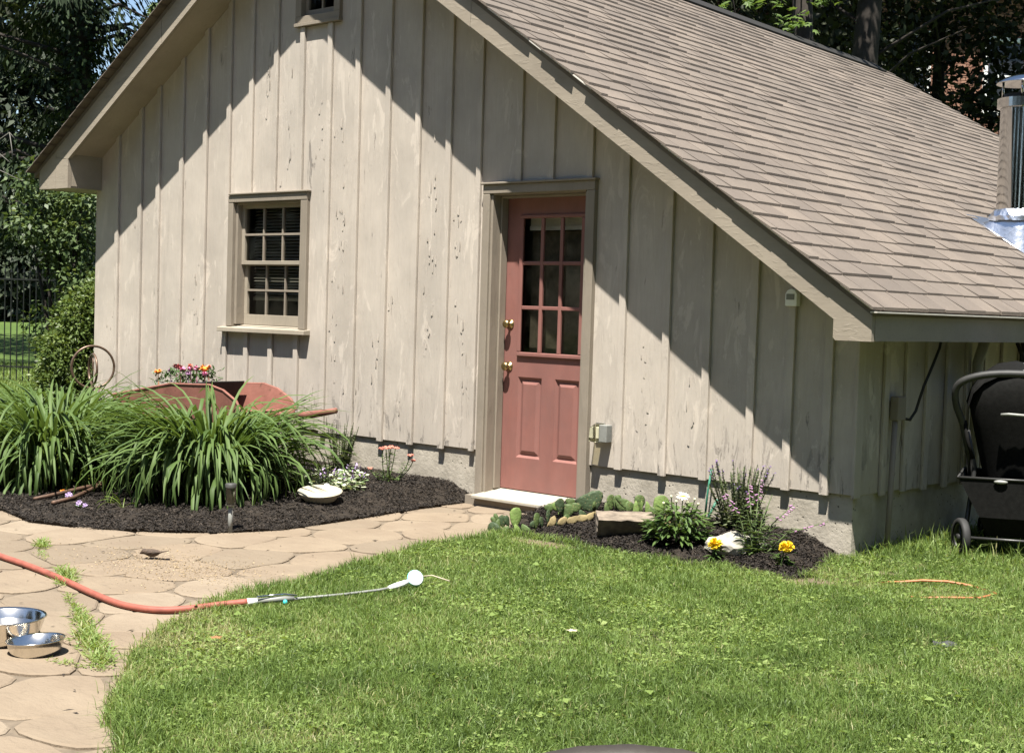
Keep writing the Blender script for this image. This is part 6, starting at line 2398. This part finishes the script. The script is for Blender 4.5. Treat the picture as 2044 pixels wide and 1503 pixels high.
# trees along the lawn, left of the picture, whose shade lies across the far grass
p = at(-420, 640, 27)
t = thing('lawn_tree', 'broad tree left of the fence shading the back lawn', 'tree', (p.x, p.y, gz_(p)))
mb = MB()
b = P3(p.x, p.y, gz_(p))
limbs(mb, b, b + ZU * 8, .25, .06, 10, 3, 3)
mb.build('trunk', BARKM, t, True)
crown('crown', [(p.x + a_, p.y + b_, b.z + c_, s_, s_, s_ * .8) for a_, b_, c_, s_ in ((0, 0, 8, 2.6), (2, 1, 6.5, 2.2), (-2, -1, 6.5, 2.4), (3.5, 2, 7, 2.0), (1, -2, 7, 2), (-1, 2.2, 7.2, 2.2))], 9000, SHADEL, .25, .16, t, 95)

# ------------------------------------------------------------------ brick house and shade trees behind the roof on the right
bc = at(1890, 560, 31.0)
bzg = gz_(bc)
bx = (VR * .97 + VD * .24).normalized()
by = Vector((-bx.y, bx.x, 0))
t = thing('brick_house', 'red brick house with white window trim half hidden behind the dark trees', 'house', (bc.x, bc.y, bzg))
B = lambda a_, b_, c_: P3(bc.x, bc.y, bzg) + bx * a_ + by * b_ + ZU * c_
Rb = Matrix((bx, by, ZU)).transposed()
WINS = [(-3.05, 5.6), (-1.2, 5.6), (1.2, 5.6), (3.4, 5.6), (-3.05, 2.7), (1.2, 2.7), (3.4, 2.7)]
ww_, wh_ = .95, 1.5
mb = MB()
HW, HH = 6.0, 8.2
mb.hexa([B(-HW, .06, -.2), B(HW, .06, -.2), B(HW, 7, -.2), B(-HW, 7, -.2), B(-HW, .06, HH), B(HW, .06, HH), B(HW, 7, HH), B(-HW, 7, HH)])
mb.build('wall', simple('mortar', (.30, .27, .23), .9, 0, .15), t)
mb = MB()
rq = random.Random(4)
row = 0
z = 3.0
rn = []
while z < HH - .05:
    x = -HW - (.107 if row % 2 else 0)
    while x < HW:
        a_, b_ = max(x, -HW) + .005, min(x + .205, HW)
        m_ = (a_ + b_) / 2
        if b_ - a_ > .02 and not any(abs(m_ - wx) < ww_ / 2 + .05 and -.1 < z + .03 - wz_ < wh_ + .1 for wx, wz_ in WINS):
            dy = rq.uniform(-.004, .004)
            c8 = [(a_, .0 + dy, z), (b_, .0 + dy, z), (b_, .07, z), (a_, .07, z), (a_, .0 + dy, z + .058), (b_, .0 + dy, z + .058), (b_, .07, z + .058), (a_, .07, z + .058)]
            vs = [B(*q) for q in c8]
            mb.add(vs, [(4, 5, 6, 7), (0, 1, 5, 4), (1, 2, 6, 5), (3, 0, 4, 7), (0, 3, 2, 1)])
            rn += [rq.random()] * 8
        x += .215
    z += .070
    row += 1
tbk = NT('red_brick')
cbk = tbk.ramp(tbk.attr('rnd'), [(0, (.17, .080, .054)), (.5, (.23, .115, .078)), (1, (.30, .165, .115))])
o = mb.build('brickwork', tbk.done(tbk.bsdf(cbk, .9)), t, kind='stuff')
a = o.data.attributes.new('rnd', 'FLOAT', 'POINT')
a.data.foreach_set('value', rn)
for wx, wz_ in WINS:
    mb = MB()
    for a_, b_, c_, d_ in ((-ww_ / 2 - .09, -ww_ / 2, -.08, wh_ + .09), (ww_ / 2, ww_ / 2 + .09, -.08, wh_ + .09), (-ww_ / 2, ww_ / 2, -.08, 0), (-ww_ / 2, ww_ / 2, wh_, wh_ + .09), (-ww_ / 2, ww_ / 2, wh_ / 2 - .03, wh_ / 2 + .03)):
        mb.hexa([B(wx + a_, -.05, wz_ + c_), B(wx + b_, -.05, wz_ + c_), B(wx + b_, .05, wz_ + c_), B(wx + a_, .05, wz_ + c_), B(wx + a_, -.05, wz_ + d_), B(wx + b_, -.05, wz_ + d_), B(wx + b_, .05, wz_ + d_), B(wx + a_, .05, wz_ + d_)])
    wdw = mb.build('window', WHITEP, t)
    MB().add([B(wx - ww_ / 2, .03, wz_), B(wx + ww_ / 2, .03, wz_), B(wx + ww_ / 2, .03, wz_ + wh_), B(wx - ww_ / 2, .03, wz_ + wh_)], [(0, 1, 2, 3)]).build('pane', simple('dark_pane', (.02, .02, .022), .1) if 'dark_pane' not in bpy.data.materials else bpy.data.materials['dark_pane'], wdw)
MB().hexa([B(-HW - .4, -.5, HH), B(HW + .4, -.5, HH), B(HW + .4, 3.5, HH + 2.6), B(-HW - .4, 3.5, HH + 2.6), B(-HW - .4, -.5, HH + .15), B(HW + .4, -.5, HH + .15), B(HW + .4, 3.5, HH + 2.8), B(-HW - .4, 3.5, HH + 2.8)]).hexa(
    [B(-HW - .4, 3.5, HH + 2.6), B(HW + .4, 3.5, HH + 2.6), B(HW + .4, 7.5, HH), B(-HW - .4, 7.5, HH), B(-HW - .4, 3.5, HH + 2.8), B(HW + .4, 3.5, HH + 2.8), B(HW + .4, 7.5, HH + .15), B(-HW - .4, 7.5, HH + .15)]).build('roof', SHINGLE, t)


def shade_tree(label, px, d, r0, H, blobs, n, seed, mat=SHADEL, L=.16, W=.11, lo=.3, nl=14):
    p = at(px, 600, d)
    z = gz_(p)
    t = thing('shade_tree', label, 'tree', (p.x, p.y, z), 'dark shade trees behind the cottage roof')
    b = P3(p.x, p.y, z)
    mb = MB()
    limbs(mb, b, b + ZU * H * .8, r0, .03, nl, seed, H * .22, .45, lo)
    mb.build('trunk', BARKM, t, True)
    bl = []
    for ar, af, u_, s_ in blobs:
        q = b + VR * ar + VD * af + ZU * u_
        bl.append((q.x, q.y, q.z, s_, s_, s_ * .75))
    crown('crown', bl, n, mat, L, W, t, seed, .3, .85)
    return t


shade_tree('dark tree with the thickest trunk behind the far end of the roof ridge', 1695, 22.5, .30, 14, [(0, 0, 11, 3), (2.2, .5, 9.6, 2.4), (-2.2, 0, 9.6, 2.6), (0, -1.5, 9, 2.4), (-1.6, .8, 7.6, 1.7), (-1.0, .6, 6.4, 1.2), (1.2, .8, 7.2, 1.5), (-2.6, 1.2, 6.2, 1.5), (-3.6, 1.0, 7.4, 1.8), (.1, .9, 5.6, .9)], 15000, 101)
shade_tree('dark tree in front of the brick house, between the thick trunk and the stovepipe', 1860, 26.0, .16, 13, [(0, 0, 10.5, 3), (2, 0, 9, 2.4), (-1.6, 0, 8.8, 2.2), (0, -1.8, 9.4, 2.4), (.6, 0, 7.2, 1.6), (-.9, -.4, 5.6, .9), (.3, -.3, 4.6, 1.0), (1.0, .1, 5.4, 1.1), (-.2, 0, 6.4, 1.1), (-.7, 0, 4.0, .8), (.2, .2, 3.6, .9)], 11500, 102)
shade_tree('dark tree behind the stovepipe in front of the brick house', 2040, 25.0, .2, 14, [(0, 0, 10, 3.2), (-1.6, 0, 8.6, 2.2), (1.8, 0, 8.6, 2.6), (0, -1.6, 9, 2.4), (-.7, 0, 6.2, 1.1), (.3, 0, 5.2, 1.2), (-.3, 0, 4.2, 1.0), (.8, 0, 4.6, 1.4), (-.9, .2, 5.0, .7), (0, 0, 3.2, 1.2), (1.2, 0, 6.4, 1.6)], 17000, 103)
shade_tree('dark tree beyond the ridge left of the thick trunk', 1480, 27.0, .24, 15, [(0, 0, 11, 3.2), (2.4, 0, 9.4, 2.6), (-2.4, 0, 9.4, 2.8), (0, -1, 7.6, 2.2), (1.6, .4, 6.8, 1.8), (-1.6, 0, 7, 2), (.6, .6, 5.6, 1.6), (2.2, 1, 5.6, 1.6), (-.6, .4, 5.6, 1.5)], 15000, 104)
shade_tree('low dark tree closing the gap under the thick trunk, beyond the roof', 1600, 29.0, .16, 9, [(0, 0, 6.5, 2.2), (1.6, 0, 5.2, 1.7), (-1.6, 0, 5.4, 1.8), (.8, -.6, 4.2, 1.4), (-.9, 0, 4.2, 1.4), (1.2, .2, 6.6, 1.6), (2.3, .2, 4.1, 1.1)], 11000, 105)


def maple_leaf_mesh():
    pts = []
    tips = [(0, 1.0), (40, .92), (85, .70), (125, .40), (180, .18)]
    ang = [(0, 1.0), (14, .52), (24, .58), (38, .95), (50, .48), (62, .46), (80, .72), (105, .36), (140, .34), (165, .16)]
    for a_, q in ang:
        pts.append((math.sin(rad(a_)) * q, math.cos(rad(a_)) * q))
    pts2 = pts + [(-x, y) for x, y in reversed(pts[1:])]
    return [(x, y + .15) for x, y in pts2]


ML = maple_leaf_mesh()
mp_ = at(1620, 600, 17.0)
mz = gz_(mp_)
t = thing('maple_tree', 'maple with sunlit star shaped leaves hanging above the roof ridge', 'tree', (mp_.x, mp_.y, mz))
mb = MB()
b = P3(mp_.x, mp_.y, mz)
bt = at(1600, -420, 17.2)
mb.tube([b - ZU * .2, b.lerp(Vector(bt), .5), Vector(bt)], [.16, .13, .08], 10)
rm = random.Random(33)
ml = MB()
for px, py, sx, sy, n, d_ in ((1582, 45, 34, 18, 40, 16.4), (1510, 2, 30, 14, 26, 16.6), (1650, -6, 34, 14, 30, 16.6), (1445, 12, 14, 16, 9, 16.2), (1470, 40, 16, 10, 8, 16.2), (1560, 8, 10, 14, 6, 16.4), (1600, -60, 120, 36, 100, 16.7), (1480, -70, 80, 40, 60, 16.8), (1740, -60, 70, 30, 40, 17), (1420, -30, 40, 20, 24, 16.6)):
    c = at(px, py, d_)
    top = at(px + rm.uniform(-30, 30), py - 140, d_ + .4)
    mb.tube([Vector(bt), Vector(top), Vector(c)], [.04, .02, .006], 5)
    for k in range(n):
        q = at(px + rm.gauss(0, sx * .55), py + rm.gauss(0, sy * .55), d_ + rm.gauss(0, .12))
        L = rm.uniform(.055, .10)
        nn = Vector((rm.gauss(.15, .35), rm.gauss(-.35, .35), 1)).normalized()
        w = rm.uniform(0, 6.283)
        e1 = Vector((math.cos(w), math.sin(w), -.2)) 
        e1 = (e1 - nn * e1.dot(nn)).normalized()
        e2 = nn.cross(e1)
        vs = [q + e1 * (y * L) + e2 * (x * L) - nn * ((x * x + y * y) * L * .2) for x, y in ML]
        m = len(vs)
        ml.add(vs + [q], [(i, (i + 1) % m, m) for i in range(m)])
mb.build('trunk', BARKM, t, True)
randattr(ml.build('leaves', MAPLE, t, kind='stuff'), rm, len(ML) + 1)

# unseen trees added round the yard: they darken reflections and the side wall
for k, (x, y, H, R_) in enumerate(((-9, -17, 13, 4.2), (-1.5, -21, 15, 4.8), (7, -20, 14, 4.6), (14, -13, 14, 4.6), (15, -3, 13, 4.4), (8.6, 4.6, 8, 3.2), (-15, -11, 12, 4.0))):
    t = thing('added_yard_tree', ['added unseen leafy tree farthest left behind the viewer', 'added unseen leafy tree straight behind the viewer', 'added unseen leafy tree behind the viewer towards the right', 'added unseen leafy tree to the right rear of the viewer', 'added unseen leafy tree at the right of the yard level with the viewer', 'added unseen leafy tree at the right of the yard beyond the stroller', 'added unseen leafy tree at the left of the yard beside the path'][k], 'tree', (x, y, GZ), 'added trees out of view that darken reflections')
    b = P3(x, y, GZ)
    mb = MB()
    limbs(mb, b, b + ZU * H * .8, .25, .06, 8, k, 3)
    mb.build('trunk', BARKM, t, True)
    crown('crown', [(x + a_ * R_, y + b_ * R_, GZ + H * c_, s_ * R_, s_ * R_, s_ * R_ * .8) for a_, b_, c_, s_ in ((0, 0, .7, .75), (.5, .2, .55, .6), (-.5, -.1, .52, .6), (.1, .5, .38, .6), (-.2, -.5, .36, .6), (.5, -.4, .3, .5), (-.55, .4, .27, .5), (0, 0, .18, .55), (.5, .5, .16, .5), (-.5, -.5, .15, .5))], 7500, SHADEL, .46, .34, t, 200 + k, .3, .75)

# unseen hedge added on the right: it closes light off from the side wall
t = thing('added_shade_hedge', 'added tall hedge out of view on the right that dims the side wall', 'hedge', (3.9, 4, GZ))
bl = []
rpy = random.Random(3)
y = .2
while y < 9:
    for u_ in (.45, 1.1, 1.75, 2.3):
        bl.append((3.9 + rpy.uniform(-.15, .15) + (.0 if y > 1 else .3), y, GZ + u_, .6, .6, .55))
    y += .6
crown('foliage', bl, 30000, HEDGE, .075, .042, t, 300, .1, .45)
MB().box(3.75, 4.05, .3, 9, GZ - .05, GZ + 1.6).build('stems', BARKM, t)
